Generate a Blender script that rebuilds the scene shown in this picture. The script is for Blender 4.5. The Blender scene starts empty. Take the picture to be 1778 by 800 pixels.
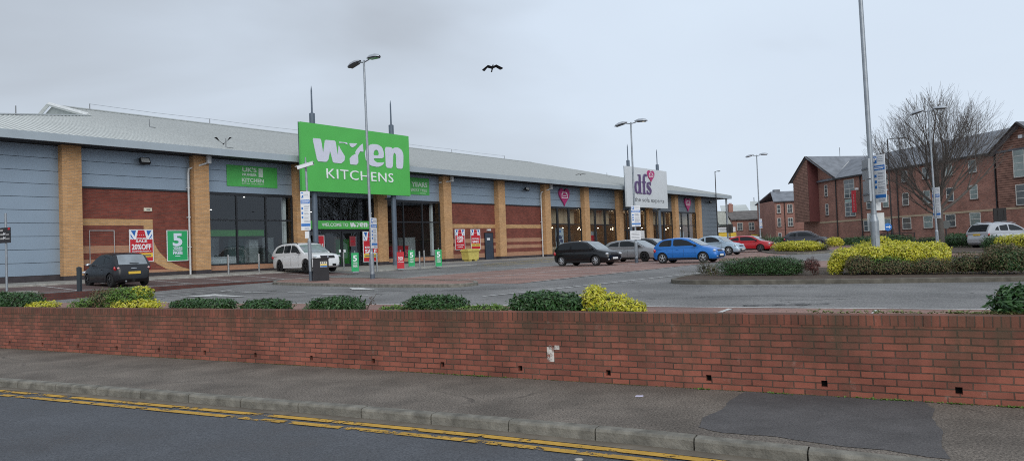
import bpy, bmesh, math, random
from math import sin, cos, pi, radians, sqrt, atan2, hypot
from mathutils import Vector, Matrix, noise
random.seed(7)
C = bpy.context.scene.collection
scene = bpy.context.scene
# ---------------------------------------------------------------- camera
FPX, PITCH, ROLL, EYE = 1250.0, .0286, .0372, 1.7
cp, sp, cr, sr = cos(PITCH), sin(PITCH), cos(ROLL), sin(ROLL)
fwd = Vector((0, cp, sp)); up0 = Vector((0, -sp, cp)); rt0 = Vector((1, 0, 0))
rt = rt0*cr - up0*sr; upv = rt0*sr + up0*cr
cam_d = bpy.data.cameras.new('camera'); cam = bpy.data.objects.new('camera', cam_d); C.objects.link(cam)
M3 = Matrix((rt, upv, -fwd)).transposed()
cam.matrix_world = Matrix.Translation((0, 0, EYE)) @ M3.to_4x4()
cam_d.sensor_width = 36; cam_d.lens = FPX/1778*36; cam_d.clip_end = 5000; cam_d.clip_start = .05
scene.camera = cam
# ---------------------------------------------------------------- world: overcast sky
SUN_EL, SUN_AZ = 32, 168          # azimuth clockwise from +Y
world = bpy.data.worlds.new('World'); scene.world = world; world.use_nodes = True
wn = world.node_tree; wn.nodes.clear(); W = wn.nodes.new
def wl(a, b): wn.links.new(a, b)
wout = W('ShaderNodeOutputWorld'); bg = W('ShaderNodeBackground'); wl(bg.outputs[0], wout.inputs[0])
sky = W('ShaderNodeTexSky'); sky.sky_type = 'NISHITA'; sky.sun_disc = False
sky.sun_elevation = radians(SUN_EL); sky.sun_rotation = radians(SUN_AZ); sky.air_density = 1.5; sky.dust_density = 4
tc = W('ShaderNodeTexCoord')
mp = W('ShaderNodeMapping'); mp.inputs['Scale'].default_value = (1, 1, 3.2); wl(tc.outputs['Generated'], mp.inputs[0])
nz = W('ShaderNodeTexNoise'); nz.inputs['Scale'].default_value = 1.5; nz.inputs['Detail'].default_value = 5
nz.inputs['Roughness'].default_value = .42; nz.inputs['Distortion'].default_value = .35; wl(mp.outputs[0], nz.inputs['Vector'])
# cloud cover is heavier towards the north-west (left of the picture)
dp = W('ShaderNodeVectorMath'); dp.operation = 'DOT_PRODUCT'; dp.inputs[1].default_value = (-.62, .32, .62); wl(tc.outputs['Generated'], dp.inputs[0])
mr = W('ShaderNodeMapRange'); mr.inputs[1].default_value = .32; mr.inputs[2].default_value = .86; wl(dp.outputs['Value'], mr.inputs[0])
m1 = W('ShaderNodeMath'); m1.operation = 'MULTIPLY_ADD'; m1.inputs[1].default_value = 1.5; m1.inputs[2].default_value = -.62
wl(nz.outputs[0], m1.inputs[0])
m2 = W('ShaderNodeMath'); m2.operation = 'MULTIPLY_ADD'; m2.inputs[1].default_value = .66; wl(mr.outputs[0], m2.inputs[0]); wl(m1.outputs[0], m2.inputs[2])
rp = W('ShaderNodeValToRGB'); wl(m2.outputs[0], rp.inputs[0])
e = rp.color_ramp.elements
e[0].position = .02; e[0].color = (6.95, 7.95, 9.15, 1); e[1].position = .78; e[1].color = (4.5, 4.95, 5.6, 1)
e2 = rp.color_ramp.elements.new(.38); e2.color = (6.5, 7.4, 8.6, 1)
mx = W('ShaderNodeMixRGB'); mx.inputs[0].default_value = .93; wl(sky.outputs[0], mx.inputs[1]); wl(rp.outputs[0], mx.inputs[2])
wl(mx.outputs[0], bg.inputs[0]); bg.inputs[1].default_value = .108
sd = bpy.data.lights.new('sun', 'SUN'); sd.energy = 1.5; sd.angle = radians(50); sd.color = (1, .96, .9)
so = bpy.data.objects.new('sun', sd); C.objects.link(so)
az, el = radians(SUN_AZ), radians(SUN_EL)
sdir = Vector((sin(az)*cos(el), cos(az)*cos(el), sin(el)))
so.rotation_euler = sdir.to_track_quat('Z', 'Y').to_euler(); so.location = (0, 0, 60)
scene.view_settings.view_transform = 'Standard'; scene.view_settings.look = 'None'
scene.view_settings.gamma = 1; scene.view_settings.use_curve_mapping = False
scene.view_settings.exposure = 0.0
scene.cycles.use_denoising = False; scene.cycles.filter_width = 1.05
scene.cycles.max_bounces = 6; scene.cycles.transparent_max_bounces = 12
# ---------------------------------------------------------------- helpers: pixels -> points in the place
def ray(x, y):
    a, b = x-889, -(y-400)
    return rt*a + upv*b + fwd*FPX
def dep(x, y, Y):
    d = ray(x, y); p = d*(Y/d.y); return Vector((p.x, p.y, p.z+EYE))
TH = .678; D0 = 40.0
U = Vector((sin(TH), cos(TH), 0)); Mv = Vector((-cos(TH), sin(TH), 0))
ORG = Mv*D0 + U*14.3846
PER = 6.8078
def sv(X, Y):
    p = Vector((X, Y, 0)); return (p-ORG).dot(U), D0-p.dot(Mv)
def xy(s, v):
    p = ORG + U*s - Mv*v; return p.x, p.y
def clamp(a, lo=0., hi=1.): return max(lo, min(hi, a))
def sm(t): t = clamp(t); return t*t*(3-2*t)
def Gl(X, Y):
    s, v = sv(X, Y)
    z = .64 + .0094*(Y-41) + .24*sm(1-(v-2)/7.) - .1*clamp((2-s)/6)*clamp((14-v)/6)
    return min(.97, z)
def zdeck(v): return .89-.035*(v-2)
def G(X, Y):
    s, v = sv(X, Y); g = Gl(X, Y)
    if v < 7.9:
        b = clamp((8-s)/6); g = max(g, g*(1-b)+zdeck(v)*b)
    return g
def zfoot(v): return 1.06-.036*max(v, 0)
def gnd(x, y, fn=None):
    fn = fn or G; z = .6
    for i in range(60):
        d = ray(x, y); t = (z-EYE)/d.z; z = .5*z+.5*fn(d.x*t, d.y*t)
    return Vector((d.x*t, d.y*t, z))
TW = .4961
UW = Vector((cos(TW), -sin(TW), 0)); NW = Vector((sin(TW), cos(TW), 0))
def wxy(a, d):
    p = UW*a+NW*d; return p.x, p.y
# ---------------------------------------------------------------- helpers: materials
_m = {}
def mat(name, col, rough=.8, metal=0., var=.12, vs=3., bump=0., bs=40., spec=.4, rnd=0., coat=0., emit=None, es=1.):
    if name in _m: return _m[name]
    m = bpy.data.materials.new(name); m.use_nodes = True; _m[name] = m
    nt = m.node_tree; b = nt.nodes['Principled BSDF']; N = nt.nodes.new; L = nt.links.new
    b.inputs['Base Color'].default_value = (*col, 1); b.inputs['Roughness'].default_value = rough
    b.inputs['Metallic'].default_value = metal; b.inputs['Specular IOR Level'].default_value = spec
    if coat: b.inputs['Coat Weight'].default_value = coat; b.inputs['Coat Roughness'].default_value = .05
    t = N('ShaderNodeTexCoord')
    if var:
        n = N('ShaderNodeTexNoise'); n.inputs['Scale'].default_value = vs; n.inputs['Detail'].default_value = 6
        L(t.outputs['Object'], n.inputs['Vector'])
        r = N('ShaderNodeMapRange'); r.inputs[1].default_value = .3; r.inputs[2].default_value = .7
        r.inputs[3].default_value = 1-var; r.inputs[4].default_value = 1+var; L(n.outputs[0], r.inputs[0])
        x = N('ShaderNodeVectorMath'); x.operation = 'SCALE'; x.inputs[0].default_value = col
        last = r.outputs[0]
        if rnd:
            g = N('ShaderNodeNewGeometry'); q = N('ShaderNodeMapRange'); q.inputs[3].default_value = 1-rnd; q.inputs[4].default_value = 1+rnd
            L(g.outputs['Random Per Island'], q.inputs[0]); k = N('ShaderNodeMath'); k.operation = 'MULTIPLY'
            L(last, k.inputs[0]); L(q.outputs[0], k.inputs[1]); last = k.outputs[0]
        L(last, x.inputs['Scale']); L(x.outputs[0], b.inputs['Base Color'])
    if bump:
        n2 = N('ShaderNodeTexNoise'); n2.inputs['Scale'].default_value = bs; n2.inputs['Detail'].default_value = 4
        L(t.outputs['Object'], n2.inputs['Vector']); u = N('ShaderNodeBump'); u.inputs['Strength'].default_value = bump
        u.inputs['Distance'].default_value = .01; L(n2.outputs[0], u.inputs['Height']); L(u.outputs[0], b.inputs['Normal'])
    if emit: b.inputs['Emission Color'].default_value = (*emit, 1); b.inputs['Emission Strength'].default_value = es
    return m
def brick(name, c1, c2, mortar, bw=.225, rh=.075, ms=.01, bias=0., var=.18, stain=None, streak=0., bump=.5, offset=.5, horiz=False, vs=1.1):
    if name in _m: return _m[name]
    m = bpy.data.materials.new(name); m.use_nodes = True; _m[name] = m
    nt = m.node_tree; b = nt.nodes['Principled BSDF']; N = nt.nodes.new; L = nt.links.new
    b.inputs['Roughness'].default_value = .88; b.inputs['Specular IOR Level'].default_value = .3
    t = N('ShaderNodeTexCoord'); s = N('ShaderNodeSeparateXYZ'); L(t.outputs['Object'], s.inputs[0])
    c = N('ShaderNodeCombineXYZ')
    if horiz: L(s.outputs[0], c.inputs[0]); L(s.outputs[1], c.inputs[1])
    else:
        a = N('ShaderNodeMath'); L(s.outputs[0], a.inputs[0]); L(s.outputs[1], a.inputs[1])
        L(a.outputs[0], c.inputs[0]); L(s.outputs[2], c.inputs[1])
    k = N('ShaderNodeTexBrick'); k.offset = offset; k.inputs['Scale'].default_value = 1
    k.inputs['Brick Width'].default_value = bw; k.inputs['Row Height'].default_value = rh
    k.inputs['Mortar Size'].default_value = ms; k.inputs['Mortar Smooth'].default_value = .2; k.inputs['Bias'].default_value = bias
    k.inputs['Color1'].default_value = (*c1, 1); k.inputs['Color2'].default_value = (*c2, 1); k.inputs['Mortar'].default_value = (*mortar, 1)
    if stain:     # hand-laid: courses wander a few millimetres, joints are patchy
        jn = N('ShaderNodeTexNoise'); jn.inputs['Scale'].default_value = 3.5; jn.inputs['Detail'].default_value = 2; L(t.outputs['Object'], jn.inputs['Vector'])
        js = N('ShaderNodeVectorMath'); js.operation = 'SCALE'; js.inputs['Scale'].default_value = .016; L(jn.outputs['Color'], js.inputs[0])
        ja = N('ShaderNodeVectorMath'); L(c.outputs[0], ja.inputs[0]); L(js.outputs[0], ja.inputs[1]); L(ja.outputs[0], k.inputs['Vector'])
        mn = N('ShaderNodeTexNoise'); mn.inputs['Scale'].default_value = 2.6; mn.inputs['Detail'].default_value = 8; mn.inputs['Roughness'].default_value = .8; L(t.outputs['Object'], mn.inputs['Vector'])
        mrr = N('ShaderNodeValToRGB'); mrr.color_ramp.elements[0].position = .40; mrr.color_ramp.elements[0].color = (*mortar, 1)
        mrr.color_ramp.elements[1].position = .66; mrr.color_ramp.elements[1].color = (.16, .10, .075, 1); L(mn.outputs[0], mrr.inputs[0]); L(mrr.outputs[0], k.inputs['Mortar'])
    else: L(c.outputs[0], k.inputs['Vector'])
    n = N('ShaderNodeTexNoise'); n.inputs['Scale'].default_value = vs; n.inputs['Detail'].default_value = 8; n.inputs['Roughness'].default_value = .62
    L(t.outputs['Object'], n.inputs['Vector'])
    r = N('ShaderNodeMapRange'); r.inputs[1].default_value = .3; r.inputs[2].default_value = .7
    r.inputs[3].default_value = 1-var; r.inputs[4].default_value = 1+var; L(n.outputs[0], r.inputs[0])
    x = N('ShaderNodeVectorMath'); x.operation = 'SCALE'; L(k.outputs['Color'], x.inputs[0]); L(r.outputs[0], x.inputs['Scale'])
    out = x.outputs[0]
    if stain:
        mpn = N('ShaderNodeMapping'); mpn.inputs['Scale'].default_value = (1, 1, .22); L(t.outputs['Object'], mpn.inputs[0])
        n3 = N('ShaderNodeTexNoise'); n3.inputs['Scale'].default_value = stain.get('scale', 3.); n3.inputs['Detail'].default_value = 7
        n3.inputs['Roughness'].default_value = .7; L(mpn.outputs[0], n3.inputs['Vector'])
        zr = N('ShaderNodeMapRange'); zr.inputs[1].default_value = stain['z0']; zr.inputs[2].default_value = stain['z1']
        L(s.outputs[2], zr.inputs[0])
        ad = N('ShaderNodeMath'); ad.operation = 'MULTIPLY_ADD'; ad.inputs[1].default_value = stain.get('zw', .3)
        L(zr.outputs[0], ad.inputs[0]); L(n3.outputs[0], ad.inputs[2])
        r3 = N('ShaderNodeMapRange'); r3.inputs[1].default_value = stain['lo']; r3.inputs[2].default_value = stain['hi']; r3.inputs[4].default_value = stain['amt']
        L(ad.outputs[0], r3.inputs[0])
        xm = N('ShaderNodeMixRGB'); xm.inputs[2].default_value = (*stain['col'], 1); L(r3.outputs[0], xm.inputs[0]); L(out, xm.inputs[1]); out = xm.outputs[0]
        # pale lime blooms
        n4 = N('ShaderNodeTexNoise'); n4.inputs['Scale'].default_value = 5.; n4.inputs['Detail'].default_value = 9; n4.inputs['Roughness'].default_value = .75
        L(t.outputs['Object'], n4.inputs['Vector']); r4 = N('ShaderNodeMapRange'); r4.inputs[1].default_value = .60; r4.inputs[2].default_value = .74; r4.inputs[4].default_value = .34
        L(n4.outputs[0], r4.inputs[0]); x4 = N('ShaderNodeMixRGB'); x4.inputs[2].default_value = (.42, .36, .31, 1); L(r4.outputs[0], x4.inputs[0]); L(out, x4.inputs[1]); out = x4.outputs[0]
    L(out, b.inputs['Base Color'])
    if bump:
        u = N('ShaderNodeBump'); u.inputs['Strength'].default_value = bump; u.inputs['Distance'].default_value = .006
        iv = N('ShaderNodeMath'); iv.operation = 'SUBTRACT'; iv.inputs[0].default_value = 1; L(k.outputs['Fac'], iv.inputs[1])
        n5 = N('ShaderNodeTexNoise'); n5.inputs['Scale'].default_value = 60; L(t.outputs['Object'], n5.inputs['Vector'])
        a5 = N('ShaderNodeMath'); a5.operation = 'MULTIPLY_ADD'; a5.inputs[1].default_value = .5; L(n5.outputs[0], a5.inputs[0]); L(iv.outputs[0], a5.inputs[2])
        L(a5.outputs[0], u.inputs['Height']); L(u.outputs[0], b.inputs['Normal'])
    return m
def asphalt(name, c0, c1, patch=.25, grain=1.0, ps=.35, wet=None, crack=0., gs=130.):
    if name in _m: return _m[name]
    m = bpy.data.materials.new(name); m.use_nodes = True; _m[name] = m
    nt = m.node_tree; b = nt.nodes['Principled BSDF']; N = nt.nodes.new; L = nt.links.new
    b.inputs['Specular IOR Level'].default_value = .35
    t = N('ShaderNodeTexCoord')
    g = N('ShaderNodeTexNoise'); g.inputs['Scale'].default_value = gs; g.inputs['Detail'].default_value = 3; g.inputs['Roughness'].default_value = .8
    L(t.outputs['Object'], g.inputs['Vector'])
    gr = N('ShaderNodeMapRange'); gr.inputs[1].default_value = .5-.22/grain; gr.inputs[2].default_value = .5+.22/grain; L(g.outputs[0], gr.inputs[0])
    mx = N('ShaderNodeMixRGB'); mx.inputs[1].default_value = (*c0, 1); mx.inputs[2].default_value = (*c1, 1); L(gr.outputs[0], mx.inputs[0])
    p = N('ShaderNodeTexNoise'); p.inputs['Scale'].default_value = ps; p.inputs['Detail'].default_value = 8; p.inputs['Roughness'].default_value = .6
    L(t.outputs['Object'], p.inputs['Vector'])
    pr = N('ShaderNodeMapRange'); pr.inputs[1].default_value = .35; pr.inputs[2].default_value = .65
    pr.inputs[3].default_value = 1-patch; pr.inputs[4].default_value = 1+patch; L(p.outputs[0], pr.inputs[0])
    x = N('ShaderNodeVectorMath'); x.operation = 'SCALE'; L(mx.outputs[0], x.inputs[0]); L(pr.outputs[0], x.inputs['Scale'])
    out = x.outputs[0]
    if crack:
        v = N('ShaderNodeTexVoronoi'); v.feature = 'DISTANCE_TO_EDGE'; v.inputs['Scale'].default_value = .55
        dn = N('ShaderNodeTexNoise'); dn.inputs['Scale'].default_value = 1.5; dn.inputs['Detail'].default_value = 5; L(t.outputs['Object'], dn.inputs['Vector'])
        va = N('ShaderNodeMixRGB'); va.inputs[0].default_value = .35; L(t.outputs['Object'], va.inputs[1]); L(dn.outputs['Color'], va.inputs[2])
        L(va.outputs[0], v.inputs['Vector'])
        cr_ = N('ShaderNodeMapRange'); cr_.inputs[1].default_value = 0; cr_.inputs[2].default_value = .014; cr_.inputs[3].default_value = crack; cr_.inputs[4].default_value = 0
        L(v.outputs[0], cr_.inputs[0])
        gate = N('ShaderNodeMapRange'); gate.inputs[1].default_value = .52; gate.inputs[2].default_value = .6; L(p.outputs[0], gate.inputs[0])
        mu = N('ShaderNodeMath'); mu.operation = 'MULTIPLY'; L(cr_.outputs[0], mu.inputs[0]); L(gate.outputs[0], mu.inputs[1])
        cm = N('ShaderNodeMixRGB'); cm.inputs[2].default_value = (.012, .012, .012, 1); L(mu.outputs[0], cm.inputs[0]); L(out, cm.inputs[1]); out = cm.outputs[0]
    L(out, b.inputs['Base Color'])
    if wet:
        wr = N('ShaderNodeMapRange'); wr.inputs[1].default_value = .38; wr.inputs[2].default_value = .62; wr.inputs[3].default_value = wet[0]; wr.inputs[4].default_value = wet[1]
        L(p.outputs[0], wr.inputs[0]); L(wr.outputs[0], b.inputs['Roughness'])
    else: b.inputs['Roughness'].default_value = .85
    u = N('ShaderNodeBump'); u.inputs['Strength'].default_value = .6; u.inputs['Distance'].default_value = .006
    L(g.outputs[0], u.inputs['Height']); L(u.outputs[0], b.inputs['Normal'])
    return m
def leafmat(name, cols, trans=.25, rough=.45):
    if name in _m: return _m[name]
    m = bpy.data.materials.new(name); m.use_nodes = True; _m[name] = m
    nt = m.node_tree; b = nt.nodes['Principled BSDF']; N = nt.nodes.new; L = nt.links.new
    b.inputs['Roughness'].default_value = rough; b.inputs['Specular IOR Level'].default_value = .45
    g = N('ShaderNodeNewGeometry'); r = N('ShaderNodeValToRGB'); L(g.outputs['Random Per Island'], r.inputs[0])
    el = r.color_ramp.elements
    el[0].position = 0; el[0].color = (*cols[0], 1); el[1].position = 1; el[1].color = (*cols[-1], 1)
    for i, c in enumerate(cols[1:-1]): q = el.new((i+1)/(len(cols)-1)); q.color = (*c, 1)
    L(r.outputs[0], b.inputs['Base Color'])
    if trans:
        tr = N('ShaderNodeBsdfTranslucent'); L(r.outputs[0], tr.inputs[0]); ms = N('ShaderNodeMixShader'); ms.inputs[0].default_value = trans
        L(b.outputs[0], ms.inputs[1]); L(tr.outputs[0], ms.inputs[2]); L(ms.outputs[0], nt.nodes['Material Output'].inputs[0])
    return m
def glassmat(name, tint=(.55, .6, .62), refl=.16, rough=.02, dark=.25):
    if name in _m: return _m[name]
    m = bpy.data.materials.new(name); m.use_nodes = True; _m[name] = m
    nt = m.node_tree; N = nt.nodes.new; L = nt.links.new
    nt.nodes.remove(nt.nodes['Principled BSDF'])
    t = N('ShaderNodeBsdfTransparent'); t.inputs[0].default_value = (*tint, 1)
    g = N('ShaderNodeBsdfGlossy'); g.inputs['Roughness'].default_value = rough; g.inputs[0].default_value = (.9, .95, 1, 1)
    f = N('ShaderNodeLayerWeight'); pw = N('ShaderNodeMath'); pw.operation = 'POWER'; pw.inputs[1].default_value = 5; L(f.outputs['Facing'], pw.inputs[0])
    r = N('ShaderNodeMapRange'); r.inputs[3].default_value = .07+refl; r.inputs[4].default_value = 1; L(pw.outputs[0], r.inputs[0])
    ms = N('ShaderNodeMixShader'); L(r.outputs[0], ms.inputs[0]); L(t.outputs[0], ms.inputs[1]); L(g.outputs[0], ms.inputs[2])
    L(ms.outputs[0], nt.nodes['Material Output'].inputs[0]); return m
# ---------------------------------------------------------------- helpers: meshes
class MB:
    """collects shapes, build() links them as ONE mesh object"""
    def __init__(s): s.v = []; s.f = []; s.mi = []; s.cur = 0
    def add(s, vs, fs):
        o = len(s.v); s.v += [tuple(p) for p in vs]
        for f in fs: s.f.append([i+o for i in f]); s.mi.append(s.cur)
        return s
    def box(s, x0, x1, y0, y1, z0, z1):
        vs = [(x, y, z) for z in (z0, z1) for y in (y0, y1) for x in (x0, x1)]
        return s.add(vs, [(0, 2, 3, 1), (4, 5, 7, 6), (0, 1, 5, 4), (2, 6, 7, 3), (0, 4, 6, 2), (1, 3, 7, 5)])
    def cyl(s, p0, p1, r0, r1=None, n=10, caps=True):
        r1 = r0 if r1 is None else r1
        p0, p1 = Vector(p0), Vector(p1); d = (p1-p0)
        if d.length < 1e-6: return s
        q = d.normalized().to_track_quat('Z', 'Y')
        vs = [p+q @ Vector((cos(2*pi*i/n)*r, sin(2*pi*i/n)*r, 0)) for p, r in ((p0, r0), (p1, r1)) for i in range(n)]
        fs = [(i, (i+1) % n, n+(i+1) % n, n+i) for i in range(n)]
        if caps: fs += [tuple(range(n-1, -1, -1)), tuple(range(n, 2*n))]
        return s.add(vs, fs)
    def tube(s, pts, rs, n=6):
        for i in range(len(pts)-1): s.cyl(pts[i], pts[i+1], rs[i] if hasattr(rs, '__len__') else rs, rs[i+1] if hasattr(rs, '__len__') else rs, n)
        return s
    def prism(s, poly, fn, a, b):
        """2-D polygon extruded between a and b; fn(u, v, w) -> point"""
        n = len(poly); vs = [fn(u, v, w) for w in (a, b) for u, v in poly]
        return s.add(vs, [tuple(range(n-1, -1, -1)), tuple(range(n, 2*n))]+[(i, (i+1) % n, n+(i+1) % n, n+i) for i in range(n)])
    def quad(s, *p): return s.add(p, [tuple(range(len(p)))])
    def ell(s, c, r, n=10, m=6, R=None):
        vs = []; fs = []
        for j in range(m+1):
            t = pi*j/m
            for i in range(n):
                a = 2*pi*i/n; p = Vector((r[0]*sin(t)*cos(a), r[1]*sin(t)*sin(a), r[2]*cos(t)))
                if R is not None: p = R @ p
                vs.append(Vector(c)+p)
        for j in range(m):
            for i in range(n): fs.append((j*n+i, (j+1)*n+i, (j+1)*n+(i+1) % n, j*n+(i+1) % n))
        return s.add(vs, fs)
    def build(s, name, mats, parent=None, smooth=False, loc=None, rot=0., fix=True):
        me = bpy.data.meshes.new(name); me.from_pydata(s.v, [], s.f)
        mats = mats if isinstance(mats, (list, tuple)) else [mats]
        for q in mats: me.materials.append(q)
        if len(mats) > 1: me.polygons.foreach_set('material_index', s.mi)
        if fix:
            bm = bmesh.new(); bm.from_mesh(me); bmesh.ops.recalc_face_normals(bm, faces=bm.faces); bm.to_mesh(me); bm.free()
        if smooth:
            me.polygons.foreach_set('use_smooth', [True]*len(me.polygons)); me.set_sharp_from_angle(angle=radians(smooth if smooth is not True else 40))
        me.update()
        o = bpy.data.objects.new(name, me); C.objects.link(o)
        if parent: o.parent = parent
        if loc is not None: o.location = loc
        if rot: o.rotation_euler.z = rot
        return o
def tag(o, label=None, cat=None, group=None, kind=None):
    if label: o['label'] = label
    if cat: o['category'] = cat
    if group: o['group'] = group
    if kind: o['kind'] = kind
    return o
def thing(name, label, cat, loc=(0, 0, 0), rot=0., group=None):
    o = bpy.data.objects.new(name, None); C.objects.link(o); o.location = loc; o.rotation_euler = (0, 0, rot)
    o.empty_display_size = .2
    return tag(o, label, cat, group)
def struct(o): return tag(o, kind='structure')
def dup(root, loc, rot, label=None):
    r = root.copy(); C.objects.link(r); r.location = loc; r.rotation_euler.z = rot
    if label: r['label'] = label
    for ch in list(root.children):
        c = ch.copy(); C.objects.link(c); c.parent = r
        for g in list(ch.children):
            d = g.copy(); C.objects.link(d); d.parent = c
    return r
def text(s_, name, material, parent, x, z, h, y=0., bold=0., ext=.01, align='CENTER', width=None, plane='XZ', shear=0., space=1.):
    """flat lettering on a vertical board facing -Y; (x, z) is the baseline anchor, h the capital height"""
    cu = bpy.data.curves.new('t', 'FONT'); cu.body = s_; cu.size = h/.72; cu.align_x = align; cu.offset = bold; cu.extrude = ext; cu.shear = shear
    cu.resolution_u = 3; cu.space_character = space
    ob = bpy.data.objects.new('t', cu); C.objects.link(ob); bpy.context.view_layer.update()
    me = bpy.data.meshes.new_from_object(ob.evaluated_get(bpy.context.evaluated_depsgraph_get()))
    C.objects.unlink(ob); bpy.data.objects.remove(ob)
    if width and len(me.vertices):
        xs = [v.co.x for v in me.vertices]; w0 = max(xs)-min(xs); c = (max(xs)+min(xs))/2 if align == 'CENTER' else min(xs)
        for v in me.vertices: v.co.x = (v.co.x-c)*width/w0
    for v in me.vertices:
        a, b, c = v.co; v.co = (x+a, y-c-ext, z+b)
    me.materials.clear(); me.materials.append(material)
    o = bpy.data.objects.new(name, me); C.objects.link(o); o.parent = parent; return o
def smooth_poly(pts, it=1, k=.2):
    for _ in range(it):
        q = []
        for i in range(len(pts)):
            a, b = pts[i], pts[(i+1) % len(pts)]
            q += [(a[0]*(1-k)+b[0]*k, a[1]*(1-k)+b[1]*k), (a[0]*k+b[0]*(1-k), a[1]*k+b[1]*(1-k))]
        pts = q
    return pts
def prism_tri(polys, y0, y1):
    """polygons with holes [(outer, [holes])] in XZ triangulated and given depth"""
    from mathutils.geometry import tessellate_polygon
    b = MB()
    for outer, holes in polys:
        loops = [outer]+holes; fl = [Vector((p[0], p[1], 0)) for l in loops for p in l]
        tr = tessellate_polygon([[Vector((p[0], p[1], 0)) for p in l] for l in loops])
        n = len(fl); vs = [(p.x, y0, p.y) for p in fl]+[(p.x, y1, p.y) for p in fl]
        fs = [tuple(t) for t in tr]+[tuple(i+n for i in reversed(t)) for t in tr]
        o = 0
        for l in loops:
            for i in range(len(l)): a, c = o+i, o+(i+1) % len(l); fs.append((a, c, c+n, a+n))
            o += len(l)
        b.add(vs, fs)
    return b
# ---------------------------------------------------------------- materials
TAN = brick('buff_brick', (.60, .355, .16), (.44, .255, .11), (.36, .26, .17), var=.12, bias=.1)
RED = brick('red_brick', (.24, .062, .042), (.15, .040, .030), (.15, .075, .06), var=.18)
PINK = brick('salmon_brick', (.44, .23, .14), (.38, .19, .115), (.33, .22, .15), var=.12)
DKB = mat('engineering_brick', (.045, .038, .042), .7, var=.25, bump=.3)
CLAD = mat('cladding_blue_grey', (.27, .345, .425), .42, .2, var=.05, vs=.7, spec=.5)
CLADD = mat('cladding_dark_grey', (.155, .19, .225), .45, .2, var=.05, vs=.7, spec=.5)
JOINT = mat('panel_joint', (.05, .06, .075), .8)
ROOF = mat('roof_sheet', (.64, .665, .63), .55, .0, var=.10, vs=.6)
RIB = mat('roof_rib', (.34, .36, .36), .6, .0)
FASC = mat('fascia_grey', (.40, .46, .50), .4, .2, var=.06, vs=.8)
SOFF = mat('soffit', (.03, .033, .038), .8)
FRAME = mat('window_frame_dark', (.018, .02, .024), .4)
STEEL = mat('galvanised', (.30, .33, .36), .42, .55, var=.12, vs=6)
STEELD = mat('steel_blue_grey', (.10, .125, .155), .4, .3)
SLATEBLUE = mat('mast_blue_grey', (.105, .135, .175), .45, .2)
BLACK = mat('black_plastic', (.012, .012, .013), .5)
RUBBER = mat('tyre_rubber', (.014, .014, .015), .8, var=.2)
WHITE = mat('white_plastic', (.72, .74, .76), .4, var=.04)
WHITER = mat('white_letter', (.8, .82, .84), .5, var=.03)
GREEN = mat('sign_green', (.085, .45, .085), .38, var=.05, vs=.8)
GREEN2 = mat('poster_green', (.02, .36, .12), .45, var=.05)
SRED = mat('poster_red', (.50, .018, .03), .45, var=.06)
SBLUE = mat('poster_blue', (.015, .12, .42), .45, var=.05)
SYEL = mat('poster_yellow', (.75, .52, .06), .45, var=.05)
PBLUE = mat('parking_blue', (.03, .17, .50), .45, var=.05)
PALEB = mat('letter_pale_blue', (.62, .70, .80), .5, var=.03)
GREYT = mat('grey_lettering', (.12, .13, .14), .6)
CONC = mat('concrete', (.27, .255, .225), .9, var=.22, vs=5, bump=.5, bs=60)
PAVE = mat('footway_concrete', (.27, .26, .235), .9, var=.2, vs=1.3, bump=.4, bs=40)
SOIL = mat('soil', (.07, .048, .034), .95, var=.4, vs=6, bump=1., bs=25)
PAINTW = mat('road_paint_white', (.50, .50, .48), .7, var=.35, vs=5)
GLS = glassmat('shop_glass', (.75, .80, .80), .0)
GLD = glassmat('shop_glass_clear', (.86, .88, .88), .0)
# ================================================================ GROUND
def sheet(name, m, fz, a0, a1, b0, b1, step, fxy, kindof='structure', off=0.):
    na, nb = max(1, round((a1-a0)/step)), max(1, round((b1-b0)/step)); vs = []; fs = []
    for j in range(nb+1):
        for i in range(na+1):
            X, Y = fxy(a0+(a1-a0)*i/na, b0+(b1-b0)*j/nb); vs.append((X, Y, fz(X, Y)+off))
    for j in range(nb):
        for i in range(na): k = j*(na+1)+i; fs.append((k, k+1, k+na+2, k+na+1))
    b = MB(); b.add(vs, fs); o = b.build(name, m, smooth=60); o['kind'] = kindof
    if o.data.polygons[0].normal.z < 0: o.data.flip_normals()
    return o
ASPH = asphalt('car_park_asphalt', (.085, .083, .082), (.255, .248, .24), patch=.27, ps=.35, crack=.85, gs=26, grain=1.5)
ROAD = asphalt('road_asphalt', (.027, .030, .036), (.112, .117, .127), patch=.38, ps=.75, wet=(.38, .8), gs=48)
PVMT = asphalt('pavement_asphalt', (.046, .039, .033), (.245, .21, .175), patch=.28, ps=1.1, grain=1.5, gs=48, crack=.5)
PATCHM = asphalt('pavement_patch', (.038, .036, .038), (.145, .138, .135), patch=.2, ps=1.5, grain=1.0, gs=80)
BLOCK = brick('block_paving', (.31, .185, .15), (.235, .14, .118), (.16, .11, .095), bw=.2, rh=.1, ms=.008, var=.25, bump=.3, horiz=True, vs=.5)
BLOCKD = brick('block_paving_dark', (.16, .105, .095), (.125, .085, .08), (.09, .07, .065), bw=.2, rh=.1, ms=.008, var=.28, bump=.3, horiz=True, vs=.6)
struct(MB().quad((-900, -200, -.35), (1800, -200, -.35), (1800, 2600, -.35), (-900, 2600, -.35)).build('ground', mat('far_ground', (.09, .09, .085), .9)))
sheet('car_park', ASPH, Gl, -62, 110, 8.72, 150, .75, wxy)
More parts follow.
